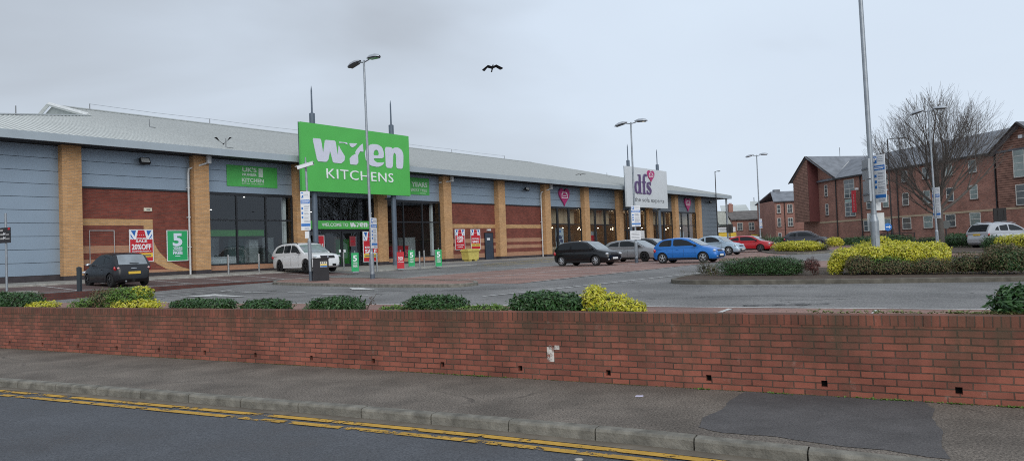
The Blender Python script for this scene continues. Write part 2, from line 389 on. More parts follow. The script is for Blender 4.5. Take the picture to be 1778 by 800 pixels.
# foreground kerb line (slightly curved): distance of the kerb face from the camera along NW
KD = [(-60, 4.6), (-20, 5.75), (-12.4, 6.07), (-9, 6.2), (-5.7, 6.31), (-3.8, 6.35), (-2, 6.34), (0, 6.24), (3, 6.0), (8, 5.5), (20, 4.3)]
def kd(a):
    for (x0, y0), (x1, y1) in zip(KD, KD[1:]):
        if a <= x1:
            t = (a-x0)/(x1-x0); return y0+(y1-y0)*t
    return KD[-1][1]
def band(name, m, a0, a1, f0, f1, z, step=.4):
    n = max(1, int((a1-a0)/step)); b = MB(); vs = []; fs = []
    for i in range(n+1):
        a = a0+(a1-a0)*i/n
        for f in (f0, f1): X, Y = wxy(a, f(a)); vs.append((X, Y, z))
    for i in range(n): fs.append((2*i, 2*i+2, 2*i+3, 2*i+1))
    o = b.add(vs, fs).build(name, m)
    if o.data.polygons[0].normal.z < 0: o.data.flip_normals()
    return o
struct(band('road', ROAD, -60, 20, lambda a: -14., lambda a: kd(a)+.02, -.11, 1.))
struct(band('gutter', mat('gutter_concrete', (.15, .128, .10), .85, var=.25, vs=4, bump=.4), -60, 20, lambda a: kd(a)-.16+.02*noise.noise(Vector((a*1.3, 0, 0))), lambda a: kd(a)+.02, -.106, .25))
# pavement slab
b = MB(); n = 200; vs = []; fs = []
for i in range(n+1):
    a = -60+80*i/n
    for d in (kd(a)+.125, 8.6): X, Y = wxy(a, d); vs.append((X, Y, .0))
for i in range(n): fs.append((2*i, 2*i+2, 2*i+3, 2*i+1))
o = struct(b.add(vs, fs).build('pavement', PVMT))
# darker relaid patch
pp = [(-1.66, 8.526), (-1.72, 8.0), (-1.70, 7.55), (-1.80, 7.1), (-1.74, 6.72), (-1.5, 6.60), (-1.05, 6.62), (-.6, 6.50), (-.2, 6.50), (.10, 6.40), (.24, 6.40), (.20, 6.8), (.23, 7.3), (.16, 7.8), (.20, 8.2), (.10, 8.526)]
pp = [(a+.02*noise.noise(Vector((a*9, d*9, 1))), min(8.527, d+(0 if d < 6.5 else .02*noise.noise(Vector((a*9, d*9, 5)))))) for a, d in sum([[(p[0]+(q[0]-p[0])*k/5, p[1]+(q[1]-p[1])*k/5) for k in range(5)] for p, q in zip(pp, pp[1:]+pp[:1])], [])]
b = MB(); b.quad(*[(*wxy(a, d), .004) for a, d in pp]); struct(b.build('pavement_patch', PATCHM))
# kerb stones, one each
KST = mat('kerb_stone', (.175, .165, .14), .9, var=.38, vs=7, bump=.9, bs=45)
kn = 0
a = -26.0
ks0 = thing('kerb', 'row of concrete kerb stones between asphalt pavement and road with yellow lines', 'kerb', (*wxy(a, kd(a)), -.11), 0)
ks0['kind'] = 'structure'
base = Vector((*wxy(a, kd(a)), -.11))
while a < 6:
    L_ = .935; g = .007; b = MB(); vs = []
    dz = random.uniform(-.004, .004); dd = random.uniform(-.003, .003)
    prof = [(0, -.1), (0, .085), (.014, .106), (.03, .112), (.125, .114), (.125, -.1)]
    for k in range(5):
        aa = a+g+(L_-2*g)*k/4
        for (p, q) in prof: X, Y = wxy(aa, kd(aa)+p+dd); vs.append(Vector((X, Y, -.11+q+dz))-base)
    m_ = len(prof); fs = [tuple(range(m_)), tuple(range(5*m_-1, 4*m_-1, -1))]
    for k in range(4):
        for j in range(m_): fs.append((k*m_+j, k*m_+(j+1) % m_, (k+1)*m_+(j+1) % m_, (k+1)*m_+j))
    b.add(vs, fs).build('kerb_stone', KST, ks0); a += L_
# double yellow lines, worn
def wornpaint(name, col, lo=.36, hi=.44):
    m = mat(name, col, .7, var=.18, vs=6); nt = m.node_tree; N = nt.nodes.new; L = nt.links.new
    p = nt.nodes['Principled BSDF']; t = N('ShaderNodeTexCoord')
    mpn = N('ShaderNodeMapping'); mpn.inputs['Scale'].default_value = (1, 1, 1); L(t.outputs['Object'], mpn.inputs[0])
    n = N('ShaderNodeTexNoise'); n.inputs['Scale'].default_value = 4.2; n.inputs['Detail'].default_value = 9; n.inputs['Roughness'].default_value = .74
    L(mpn.outputs[0], n.inputs['Vector']); r = N('ShaderNodeMapRange'); r.inputs[1].default_value = lo; r.inputs[2].default_value = hi; L(n.outputs[0], r.inputs[0])
    tr = N('ShaderNodeBsdfTransparent'); ms = N('ShaderNodeMixShader'); L(r.outputs[0], ms.inputs[0]); L(tr.outputs[0], ms.inputs[1]); L(p.outputs[0], ms.inputs[2])
    L(ms.outputs[0], nt.nodes['Material Output'].inputs[0]); return m
YL = wornpaint('yellow_road_paint', (.50, .285, .035), .405, .45)
YL2 = wornpaint('yellow_road_paint_worn', (.47, .27, .035), .445, .485)
WP = wornpaint('worn_white_paint', (.52, .52, .50), .36, .46)
struct(band('yellow_line', YL, -60, 20, lambda a: kd(a)-.295, lambda a: kd(a)-.19, -.1015, .3))
struct(band('yellow_line', YL2, -60, 20, lambda a: kd(a)-.485, lambda a: kd(a)-.38, -.1015, .3))
# car-park side strip of block paving along the wall
sheet('block_paving', BLOCK, Gl, -40, 30, 8.75, 14.9, .75, wxy, off=.009)
# ---- zones in the store frame (s along the front, v away from it)
def sxy(s, v): return xy(s, v)
sheet('block_paving', BLOCK, Gl, 6.2, 70, 13.9, 23.6, .5, sxy, off=.010)
sheet('block_paving', BLOCK, Gl, 10.6, 24, 28.4, 33.5, .5, sxy, off=.012)
sheet('block_paving', BLOCK, Gl, 28, 75, 28.8, 38, .5, sxy, off=.012)
# raised parking deck on the left with its low retaining wall
def zdk(X, Y): return G(X, Y)
sheet('parking_bays', BLOCKD, zdk, -34, 12.4, 1.9, 7.0, .5, sxy, off=.012)
sheet('parking_bay_edge', ASPH, zdk, -34, 9.5, 6.5, 7.88, .5, sxy, off=.004)
# footway in front of the store
b = MB(); vs = []; fs = []
sl = [-34+.6*i for i in range(int(132/.6)+1)]
def vf(s):   # footway width
    if s < 12.6: return 2.
    if s < 14.6: return 2+4.*sm((s-12.6)/2)
    if s < 23: return 6.
    if s < 27: return 6-2.*sm((s-23)/4)
    return 4-1.*sm((s-30)/8)
rows = []
for s in sl:
    w = vf(s); r = []
    for k in range(5):
        v = -.55+(w+.55)*k/4; X, Y = xy(s, v); r.append((X, Y, zfoot(v)))
    X, Y = xy(s, w+.001); r.append((X, Y, min(zfoot(w)-.12, Gl(X, Y)-.05))); rows.append(r)
for r in rows: vs += r
for i in range(len(rows)-1):
    for k in range(5): q = i*6+k; fs.append((q, q+1, q+7, q+6))
struct(b.add(vs, fs).build('footway', PAVE))
b = MB(); vs = []; fs = []      # its kerb
for s in sl:
    w = vf(s)
    for dv, dz in ((-.13, .006), (.012, .004), (.02, -.02), (.02, -.3)): X, Y = xy(s, w+dv); vs.append((X, Y, zfoot(w)+dz))
for i in range(len(sl)-1):
    for k in range(3): q = i*4+k; fs.append((q, q+1, q+5, q+4))
struct(b.add(vs, fs).build('footway_kerb', mat('kerb_pale', (.33, .32, .29), .9, var=.25, vs=3)))
# low wall of the raised deck
lw = thing('low_brick_wall', 'low dark red brick retaining wall below the black hatchback', 'wall', (*xy(-12, 7.95), 0), pi/2-TH)
b = MB(); vs = []; fs = []
ss = [-12+.5*i for i in range(44)]
for s in ss:
    v = 7.92; X, Y = xy(s, v); zt = max(G(*xy(s, 7.7)), Gl(*xy(s, 7.7)))+.035; X2, Y2 = xy(s, 8.2)
    for (yy, zz) in ((0, -.2), (0, zt), (-.24, zt), (-.24, -.2)): vs.append((s+12, yy+.0, zz))
for i in range(len(ss)-1):
    for k in range(3): q = i*4+k; fs.append((q, q+1, q+5, q+4))
fs += [(0, 1, 2, 3), tuple(len(vs)-4+k for k in (3, 2, 1, 0))]
b.add(vs, fs).build('brickwork', brick('brown_brick', (.13, .045, .035), (.09, .033, .028), (.08, .055, .05), var=.25), lw)
# ---- painted markings (strips following the ground)
def strip(pts, w, name='road_marking', m=None, off=.018, fn=None, step=.5):
    fn = fn or G; P = [Vector((x, y, 0)) for x, y in pts]; b = MB()
    for p, q in zip(P, P[1:]):
        d = q-p; L_ = d.length
        if L_ < .01: continue
        n_ = max(1, int(L_/step)); t = d.normalized(); s_ = Vector((-t.y, t.x, 0))*w/2; vs = []; fs = []
        for i in range(n_+1):
            c = p+d*i/n_
            for k in (s_, -s_): r = c+k; vs.append((r.x, r.y, fn(r.x, r.y)+off))
        for i in range(n_): fs.append((2*i, 2*i+1, 2*i+3, 2*i+2))
        b.add(vs, fs)
    o = b.build(name, m or WP)
    for pl in o.data.polygons:
        if pl.normal.z < 0: o.data.flip_normals(); break
    return struct(o)
def pstrip(px, w, **k): return strip([gnd(x, y, Gl)[:2] for x, y in px], w, fn=Gl, **k)
for s in [-9.5+2.45*i for i in range(9)]: strip([xy(s, 2.1), xy(s-.15, 6.9)], .1)
strip([xy(-20, 6.95), xy(12.3, 6.95)], .1)
for s in [9+2.45*i for i in range(25)]:
    strip([xy(s, 14.1), xy(s+.0, 18.7)], .1, fn=Gl); strip([xy(s, 18.9), xy(s, 23.5)], .1, fn=Gl)
strip([xy(8, 18.8), xy(69, 18.8)], .1, fn=Gl); strip([xy(7, 23.6), xy(69, 23.6)], .09, fn=Gl); strip([xy(9, 13.9), xy(69, 13.9)], .09, fn=Gl)
for s in [11.5+2.45*i for i in range(5)]: strip([xy(s, 28.6), xy(s, 33.2)], .1, fn=Gl)
for s in [29+2.45*i for i in range(18)]: strip([xy(s, 29), xy(s, 33.6)], .1, fn=Gl)
strip([xy(28, 28.8), xy(74, 28.8)], .09, fn=Gl)
pstrip([(839, 515), (944, 504), (1080, 489), (1217, 474)], .09)
pstrip([(254, 502), (328, 496.6)], .22); pstrip([(261, 511), (391, 501)], .12); pstrip([(263, 516), (367, 508)], .16)
pstrip([(384, 506), (408, 503)], .12); pstrip([(384, 506.5), (467, 508.5)], .14)
pstrip([(560, 502), (606, 501.5)], .12); pstrip([(560, 511), (640, 513)], .1); pstrip([(540, 517), (600, 518)], .1)
pstrip([(500, 508), (530, 508)], .1)
def ppoly(px, name='road_marking', m=None, off=.018):
    b = MB(); b.quad(*[Vector((*gnd(x, y, Gl)[:2], Gl(*gnd(x, y, Gl)[:2])+off)) for x, y in px]); o = b.build(name, m or WP); return struct(o)
ppoly([(310, 516.5), (373, 511), (440, 516.5), (375, 514.5)]); ppoly([(606, 500), (625, 499.6), (658, 504), (612, 503.2)])
# strip beside the red wall: white bay ticks
for a in (-11.2, -8.6, -6.0, -3.4, -.8, 1.8, 4.4): strip([wxy(a, 9.6), wxy(a+.35, 14.6)], .1, fn=Gl)
strip([wxy(-30, 14.9), wxy(20, 14.9)], .09, fn=Gl)
# yellow hatching in front of the plain brick bays
YH = wornpaint('yellow_hatch_paint', (.55, .42, .12), .4, .5)
for i in range(9): s = 23.5+1.5*i; strip([xy(s, 6.2 if s < 27 else 4.8), xy(s+1.6, 8.1)], .12, m=YH, fn=Gl)
strip([xy(22, 8.2), xy(38, 8.2)], .1, m=YH, fn=Gl); strip([xy(24, 6.3), xy(38, 4.9)], .1, m=YH, fn=Gl)
TYRE = wornpaint('tyre_stain', (.028, .028, .03), .42, .54)
for px, w_ in (([(1190, 516), (1300, 514), (1480, 515)], .07), ([(1120, 519), (1240, 517)], .06), ([(1180, 497), (1420, 498)], .10), ([(1290, 531), (1440, 528)], .16), ([(860, 470), (1010, 462)], .12), ([(700, 508), (980, 497), (1120, 490)], .10), ([(300, 512), (480, 505)], .14), ([(600, 507), (820, 503)], .09)): pstrip(px, w_, name='tyre_mark', m=TYRE, off=.021)
# ---- kerbed islands
def island(name, pts, top, h=.12, z=None, kerbm=None, kw=.14, label=None):
    """closed outline in XY; kerb ring + inner surface, following the ground"""
    pts = smooth_poly(pts, 2); n = len(pts); cx = sum(p[0] for p in pts)/n; cy = sum(p[1] for p in pts)/n
    inn = []
    for i in range(n):
        a, b_, c = Vector(pts[i-1]), Vector(pts[i]), Vector(pts[(i+1) % n]); t = (c-a).normalized(); q = Vector((-t.y, t.x))
        if (Vector((cx, cy))-b_).dot(q) < 0 and False: q = -q
        inn.append(q)
    area = sum(pts[i][0]*pts[(i+1) % n][1]-pts[(i+1) % n][0]*pts[i][1] for i in range(n)); sg = 1 if area > 0 else -1
    b = MB(); vs = []; fs = []
    for i in range(n):
        p = Vector(pts[i]); q = p+inn[i]*sg*kw; z0 = Gl(p.x, p.y)
        vs += [(p.x, p.y, z0-.1), (p.x, p.y, z0+h-.015), (p.x+inn[i].x*sg*.02, p.y+inn[i].y*sg*.02, z0+h), (q.x, q.y, z0+h), (q.x, q.y, z0+h-.06)]
    for i in range(n):
        j = (i+1) % n
        for k in range(4): fs.append((i*5+k, j*5+k, j*5+k+1, i*5+k+1))
    ko = b.add(vs, fs).build(name+'_kerb', kerbm or KST)
    struct(ko)
    b = MB(); b.quad(*[(pts[i][0]+inn[i].x*sg*kw, pts[i][1]+inn[i].y*sg*kw, Gl(*pts[i])+h-.02) for i in range(n)])
    o = b.build(name, top)
    bm = bmesh.new(); bm.from_mesh(o.data); bmesh.ops.triangulate(bm, faces=bm.faces); bm.to_mesh(o.data); bm.free()
    struct(o)
isl = [gnd(x, y, Gl)[:2] for x, y in [(470, 494), (510, 495.5), (560, 496.5), (640, 498.5), (740, 499), (800, 498.5), (832, 495), (826, 491.5), (780, 490.5), (700, 487), (600, 485.5), (530, 486), (480, 489.5)]]
island('paved_island', isl, BLOCK)
bed = [gnd(x, y, Gl)[:2] for x, y in [(1160, 491), (1185, 493.5), (1260, 494), (1450, 492.5), (1778, 488.5), (2000, 485), (2000, 462), (1778, 466), (1600, 467), (1400, 470), (1260, 476), (1190, 484)]]
BKST = mat('bed_kerb_stone', (.12, .11, .09), .9, var=.35, vs=4, bump=.8, bs=30)
island('planting_bed', bed, SOIL, h=.13, kerbm=BKST)
bed2 = [gnd(x, y, Gl)[:2] for x, y in [(1318, 437), (1340, 441), (1390, 442), (1440, 439), (1447, 436), (1420, 433), (1360, 431), (1325, 432)]]
island('planting_bed', bed2, SOIL, h=.12)
bed3 = [gnd(x, y, Gl)[:2] for x, y in [(1560, 437), (1640, 440), (1778, 440), (1900, 438), (1900, 428), (1700, 428.5), (1600, 430), (1555, 433)]]
island('planting_bed', bed3, SOIL, h=.12)
# small concrete pad at the far left
pad = [Vector(gnd(x, y)[:2]) for x, y in [(-70, 512), (66, 508), (30, 500), (-70, 499)]]
b = MB(); b.prism([(p.x, p.y) for p in pad], lambda u, v, w: (u, v, w), .3, .80); struct(b.build('concrete_pad', PAVE))

# ================================================================ RED FOREGROUND WALL
wr = atan2(UW.y, UW.x)
rw = thing('boundary_wall', 'long low red brick retaining wall with weep holes and moss along the pavement', 'wall', (*wxy(0, 8.53), 0), wr)
WALLB = brick('boundary_brick', (.30, .100, .067), (.175, .067, .049), (.055, .034, .026), bw=.225, rh=.0745, ms=.0072, var=.34, bias=-.1, bump=.9,
              stain=dict(z0=.2, z1=.86, zw=.28, lo=.52, hi=.86, amt=.74, col=(.075, .062, .04), scale=4.))
COPB = brick('coping_brick', (.26, .088, .058), (.16, .060, .044), (.055, .034, .028), bw=.075, rh=.3, ms=.006, var=.42, bump=.9, offset=0,
             stain=dict(z0=.2, z1=.86, zw=.30, lo=.62, hi=.98, amt=.75, col=(.07, .062, .04), scale=4.))
A0, A1, T = -45., 14., .215
holes = [-.82-1.25*i for i in range(-8, 30)]
zh0, zh1 = .0745*1+.02, .0745*2+.018
b = MB(); b.box(A0, A1, 0, T, -.2, zh0)
x = A0
for hx in sorted(holes):
    if hx-.032 > x: b.box(x, hx-.032, 0, T, zh0, zh1)
    x = hx+.032
b.box(x, A1, 0, T, zh0, zh1); b.box(A0, A1, 0, T, zh1, .769)
b.build('brickwork', WALLB, rw)
b = MB()
for hx in holes: b.box(hx-.04, hx+.04, .07, .09, zh0-.01, zh1+.01)
b.build('weep_hole_void', mat('void', (.006, .006, .006), .95), rw)
b = MB(); nn = int((A1-A0)/.6)
for i in range(nn):
    a0 = A0+(A1-A0)*i/nn; a1 = A0+(A1-A0)*(i+1)/nn; j = random.uniform(-.002, .003)
    b.box(a0, a1, -.004+j, T+.004, .770, .880+random.uniform(-.002, .002))
b.build('coping_course', COPB, rw)
b = MB(); b.box(-4.16, -4.06, -.006, -.003, .24, .43); b.box(-4.13, -3.98, -.006, -.0035, .40, .455)
b.build('paint_scuff', wornpaint('scuff_paint', (.6, .55, .5), .47, .55), rw)
# moss/grass line at the wall foot
def scatter_tufts(name, label, fn, n, size, mt, rise=1.):
    b = MB()
    for i in range(n):
        p = Vector(fn()); k = random.uniform(.5, 1.2)*size
        for j in range(random.randint(2, 4)):
            a = random.uniform(0, 2*pi); d = Vector((cos(a), sin(a), 0))*k; s_ = Vector((-sin(a), cos(a), 0))*k*.28
            t = p+d*random.uniform(.5, 1)+Vector((0, 0, k*random.uniform(.2, 1.)*rise))
            b.quad(p-s_*.5, p+s_*.5, (p+t)/2+s_+Vector((0, 0, k*.15)), t, (p+t)/2-s_+Vector((0, 0, k*.15)))
    o = b.build(name, mt, fix=False); return tag(o, label, 'plants', kind='stuff')
MOSS = leafmat('moss_leaf', [(.07, .09, .02), (.14, .16, .04), (.20, .22, .07), (.10, .09, .04)], .1, .7)
def footpt():
    while True:
        a = random.uniform(-18, 2.5)
        if random.random() < .25+.75*max(0, noise.noise(Vector((a*1.1, 3.3, 0)))*2): return (*wxy(a, 8.53-abs(random.gauss(0, .012))-.004), .002)
scatter_tufts('moss', 'thin line of moss and weeds at the foot of the red wall', footpt, 2600, .014, MOSS, .5)
def weedpt():
    c = random.choice([(-5.55, .35), (-5.2, .2), (-.35, .1), (-.15, .08), (.35, .1), (-1.3, .06), (.9, .1), (-2.15, .05)])
    return (*wxy(random.gauss(c[0], c[1]), 8.51-abs(random.gauss(0, .02))), .002)
scatter_tufts('weeds', 'small green weeds growing at the wall base', weedpt, 260, .028, leafmat('weed_leaf', [(.08, .16, .03), (.14, .24, .05), (.2, .28, .08)], .2), .7)
# litter and leaves on the pavement
b = MB(); P = gnd(1110, 687, lambda X, Y: .006); b.prism([(P.x-.05, P.y-.02), (P.x+.04, P.y-.03), (P.x+.05, P.y+.02), (P.x-.03, P.y+.03)], lambda u, v, w: (u, v, w), .004, .010)
tag(b.build('litter', mat('litter_lilac', (.6, .58, .75), .6)), 'small pale lilac scrap of litter on the dark pavement', 'litter')
b = MB(); P = gnd(1005, 798, lambda X, Y: -.1); b.ell((P.x, P.y, -.095), (.04, .03, .012), 8, 5)
tag(b.build('stone', mat('pale_stone', (.4, .38, .35), .9)), 'small pale stone lying on the yellow line in the road', 'stone')
def lp():
    a = random.uniform(-12, 2); d = random.uniform(kd(a)+.14, 8.4); return (*wxy(a, d), .003)
scatter_tufts('grit', 'scattered grit and leaf crumbs on the pavement', lp, 260, .007, leafmat('grit_bits', [(.3, .28, .22), (.18, .15, .1), (.42, .4, .34)], 0, .9), .3)
# ================================================================ RETAIL BUILDING
RZ = pi/2-TH
def loc(s, off, z): p = ORG+U*s+Mv*off; return (p.x, p.y, z)
SB = thing('retail_building', 'long single storey retail shed with buff brick piers and pale metal roof', 'building', loc(0, 0, 0), RZ)
HB, HS = 1.06, 7.86
xN = 12*PER                     # right end of the infill
PB = brick('pier_brick', (.62, .355, .165), (.47, .26, .115), (.36, .26, .17), var=.12, bias=.1)
for n in range(-1, 12):
    x = n*PER
    if n == -1: x = -8.1
    b = MB(); b.box(x-.45, x+.45, 0, .62, HB+.22, HS+.02); b.build('pier', PB, SB)
    b = MB(); b.box(x-.455, x+.455, -.005, .6, HB-.3, HB+.2195); b.build('plinth', DKB, SB)
def cladding(x0, x1, z0, z1, m, ph=.62, y=.5, name='cladding'):
    b = MB(); z = z1; b.cur = 0
    while z > z0+.05:
        zl = max(z0, z-ph); b.cur = 0; b.box(x0, x1, y, y+.08, zl+.012, z-.012); z = zl
    b.cur = 1; b.box(x0, x1, y+.03, y+.1, z0, z1)
    return b.build(name, [m, JOINT], SB)
bx = lambda n: (n*PER+.45, (n+1)*PER-.45)
ZC = 5.86
cladding(-7.65, -.45, HB+.3, HS, CLAD, ph=.652)
b = MB(); b.box(-7.65, -.45, .49, .6, HB-.3, HB+.295); b.build('plinth', DKB, SB)
for n in range(0, 11):
    x0, x1 = bx(n); m = CLAD if n < 8 else CLADD
    cladding(x0, x1, ZC, HS, m, ph=.67)
    b = MB(); b.box(x0, x1, .47, .6, ZC-.09, ZC-.005); b.build('trim', FRAME, SB)
cladding(11*PER+.45, xN-.05, HB+.25, HS, CLADD, ph=.55)
b = MB(); b.box(11*PER+.45, xN-.05, .49, .6, HB-.3, HB+.245); b.build('plinth', DKB, SB)
# solid brick bays with buff banding
def redbay(n):
    x0, x1 = bx(n)
    b = MB(); b.box(x0, x1, .52, .75, HB+.2, ZC-.09); b.build('brick_panel', RED, SB)
    b = MB(); b.box(x0, x1, .505, .6, HB-.3, HB+.1995); b.build('plinth', DKB, SB)
def tband(x0, x1, z0, z1, m=PINK, y=.512): b = MB(); b.box(x0, x1, y, .6, z0, z1); b.build('brick_band', m, SB)
for n in (0, 4, 5):
    redbay(n)
for n in (4, 5):
    x0, x1 = bx(n)
    door = n == 4
    for (z0, z1, m) in ((3.76, 4.08, TAN), (2.52, 2.86, PINK), (1.96, 2.26, PINK), (HB+.2, 1.62, PINK)):
        if door and z0 < 3.3: tband(x0, 32.1, z0, z1, m); tband(33.2, x1, z0, z1, m)
        else: tband(x0, x1, z0, z1, m)
# bay 0: band that turns down into a quarter arc
x0, x1 = bx(0)
ao = [(4.19, 3.3), (4.24, 2.95), (4.36, 2.65), (4.55, 2.35), (4.85, 2.03), (5.25, 1.75), (5.75, 1.5), (6.357, 1.32)]
ai = [(3.70, 3.3), (3.72, 2.85), (3.84, 2.45), (4.05, 2.05), (4.4, 1.72), (4.9, 1.43), (5.5, 1.28)]
F = lambda u, v, w: (u, w, v)
b = MB(); b.box(x0, 3.7, .508, .6, 3.85, 4.19); b.box(3.7, 4.19, .508, .6, 3.3, 4.19)
o_ = ao; i_ = ai+[(6.357, 1.262)]
for k in range(len(o_)-1): b.prism([o_[k], o_[k+1], i_[k+1], i_[k]], F, .508, .6)
b.build('brick_band', TAN, SB)
def ix(z):     # inner arc x at height z
    for (xa, za), (xb, zb) in zip(ai, ai[1:]):
        if zb <= z <= za: return xa+(xb-xa)*(za-z)/(za-zb)
    return 3.7 if z > 3 else 5.5
for z0, z1 in ((2.40, 2.78), (1.80, 2.07)):
    b = MB(); b.prism([(x0, z0), (x0, z1), (ix(z1), z1), (ix((z0+z1)/2), (z0+z1)/2), (ix(z0), z0)], F, .513, .6); b.build('brick_band', PINK, SB)
tband(x0, 5.5, HB+.2, 1.4, PINK, .514); tband(5.5, x1, HB+.2, 1.262, PINK, .514)
# glazed bays
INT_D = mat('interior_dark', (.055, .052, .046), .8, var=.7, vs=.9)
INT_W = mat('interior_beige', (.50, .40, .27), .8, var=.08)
INT_F = mat('interior_floor', (.22, .19, .16), .5)
WARM = mat('shop_lamp_warm', (1, .8, .5), .5, emit=(1, .80, .52), es=16.)
COOL = mat('shop_lamp_cool', (1, 1, 1), .5, emit=(1, .96, .88), es=2.5)
def glazed(n, mull, ztr, zb, wide=.1, glass=GLS, post=True, lowm=PINK):
    x0, x1 = bx(n); z1 = ZC-.09
    w = thing_part = None
    b = MB(); fw = .09; y0, y1 = .44, .56
    b.box(x0, x0+fw, y0, y1, zb, z1); b.box(x1-fw, x1, y0, y1, zb, z1); b.box(x0+fw, x1-fw, y0, y1, z1-fw, z1); b.box(x0+fw, x1-fw, y0, y1, zb, zb+fw)
    for m_ in mull: b.box(m_-wide/2, m_+wide/2, y0-.01, y1+.01, zb+fw, z1-fw)
    xs = [x0+fw]+[q for m_ in mull for q in (m_-wide/2, m_+wide/2)]+[x1-fw]
    for i in range(0, len(xs), 2): b.box(xs[i], xs[i+1], y0+.01, y1-.01, ztr-.05, ztr+.05)
    win = b.build('window', FRAME, SB)
    b = MB(); b.quad((x0+.02, .495, zb+.02), (x1-.02, .495, zb+.02), (x1-.02, .495, z1-.02), (x0+.02, .495, z1-.02)); b.build('glass', glass, win)
    if zb > HB+.3:
        b = MB(); b.box(x0, x1, .46, .62, HB+.14, zb-.002); b.build('sill_wall', lowm, SB)
        b = MB(); b.box(x0, x1, .445, .62, HB-.3, HB+.1395); b.build('plinth', DKB, SB)
    elif zb > HB: b = MB(); b.box(x0, x1, .445, .62, HB-.3, zb-.002); b.build('plinth', DKB, SB)
glazed(1, [9.22, 11.2], 4.2, 1.5)
glazed(3, [22.83, 24.8], 4.2, 1.5)
for n in (6, 7, 9, 10): k = n*PER; glazed(n, [k+2.15, k+4.1], 4.15, 1.26, wide=.26, glass=GLD)
# entrances
def entrance(n, glass, band_mat=None, zt=4.2):
    x0, x1 = bx(n); z1 = ZC-.09; xc = (x0+x1)/2
    b = MB(); y0, y1 = .44, .58
    for a, c in ((x0, x0+.12), (x1-.12, x1), (x0+1.35, x0+1.47), (x1-1.47, x1-1.35)): b.box(a, c, y0, y1, HB, z1)
    b.box(x0+.12, x0+1.35, y0+.01, y1-.01, 3.5, 3.64); b.box(x0+1.47, x1-1.47, y0+.01, y1-.01, 3.5, 3.64); b.box(x1-1.35, x1-.12, y0+.01, y1-.01, 3.5, 3.64)
    b.box(xc-.04, xc+.04, y0, y1, 3.64, z1)
    f = b.build('window', FRAME, SB)
    b = MB()
    for a, c, z0_ in ((x0+.05, x0+1.4, HB+.02), (x1-1.4, x1-.05, HB+.02), (x0+1.4, x1-1.4, 3.6)): b.quad((a, .495, z0_), (c, .495, z0_), (c, .495, z1), (a, .495, z1))
    b.build('glass', glass, f)
    for s_ in (-1, 1):
        a, c = sorted((xc+s_*.03, xc+s_*1.46)); b = MB()
        b.box(a, a+.09, y0, y0+.07, HB+.03, 3.48); b.box(c-.09, c, y0, y0+.07, HB+.03, 3.48); b.box(a+.09, c-.09, y0, y0+.07, HB+.03, HB+.2); b.box(a+.09, c-.09, y0, y0+.07, 3.38, 3.48)
        d = b.build('door', FRAME, SB); g = MB(); g.quad((a+.05, y0+.03, HB+.1), (c-.05, y0+.03, HB+.1), (c-.05, y0+.03, 3.4), (a+.05, y0+.03, 3.4)); g.build('glass', glass, d)
        h = MB(); q = xc+s_*.2; h.box(q-.09, q+.09, y0-.012, y0-.002, 2.05, 2.25); h.build('notice', WHITE, d)
entrance(2, GLS); entrance(8, GLD)
b = MB(); b.box(bx(2)[0]+.0, bx(2)[1], .26, .42, 3.66, 4.22); wb = b.build('fascia_sign', GREEN, SB)
text('WELCOME TO', 'lettering', WHITER, wb, 16.35, 3.83, .24, y=.26, width=2.2, bold=.002)
LOGO = dict(
 w=[(13.36, 9.36), (14.0, 9.37), (14.15, 8.44), (14.31, 9.34), (15.15, 9.36), (15.29, 8.41), (15.4, 9.09), (15.52, 8.86), (15.89, 8.37), (15.82, 8.09), (15.55, 7.89), (14.9, 7.9), (14.69, 8.66), (14.54, 8.08), (14.39, 7.91), (13.68, 7.89)],
 c=[(15.43, 9.32), (16.09, 9.33), (16.13, 9.18), (15.82, 9.28), (15.44, 9.24)],
 t=[(16.27, 9.3), (16.95, 9.35), (16.73, 9.13), (16.5, 9.03), (16.34, 9.11)],
 r=[(17.42, 9.38), (17.46, 8.82), (17.17, 8.83), (16.98, 8.55), (16.99, 8.05), (16.84, 7.89), (16.3, 7.88), (16.27, 8.27), (16.48, 8.48), (16.81, 8.64), (16.74, 8.71), (16.9, 8.94), (17.21, 9.24)],
 e=[(19.23, 8.5), (19.28, 8.9), (19.12, 9.29), (18.73, 9.45), (18.15, 9.42), (17.75, 9.14), (17.56, 8.71), (17.67, 8.2), (18.02, 7.92), (18.69, 7.86), (19.13, 8.03), (19.31, 8.26), (18.99, 8.19), (18.62, 8.18), (18.39, 8.3), (18.32, 8.45)],
 h=[(18.31, 8.65), (18.39, 8.96), (18.59, 9.08), (18.78, 8.97), (18.82, 8.68)],
 n=[(19.37, 9.33), (19.99, 9.36), (20.08, 9.24), (20.31, 9.37), (20.67, 9.39), (20.99, 9.23), (21.12, 8.93), (21.06, 8.11), (20.95, 7.88), (20.48, 7.88), (20.39, 7.99), (20.42, 8.82), (20.28, 9.01), (20.13, 8.85), (20.08, 8.04), (19.95, 7.87), (19.42, 7.87), (19.42, 8.53)])
def logo(parent, m, x0, z0, sc, y, only=None):
    for k, names in (('w', 'w'), ('bird', 'ct'), ('r', 'r'), ('e', 'e'), ('n', 'n')):
        ps = []
        for q in names:
            f = lambda P: [((a-13.36)*sc+x0, (c-7.88)*sc+z0) for a, c in P]
            o = LOGO[q]; it = 1
            ps.append((smooth_poly(f(o), it, .09 if q in 'wctr' else .2), [smooth_poly(f(LOGO['h']), 1)] if q == 'e' else []))
        prism_tri(ps, y-.03*max(sc, .4), y).build('lettering', m, parent, fix=True)
logo(wb, WHITER, 17.62, 3.80, .20, .258)
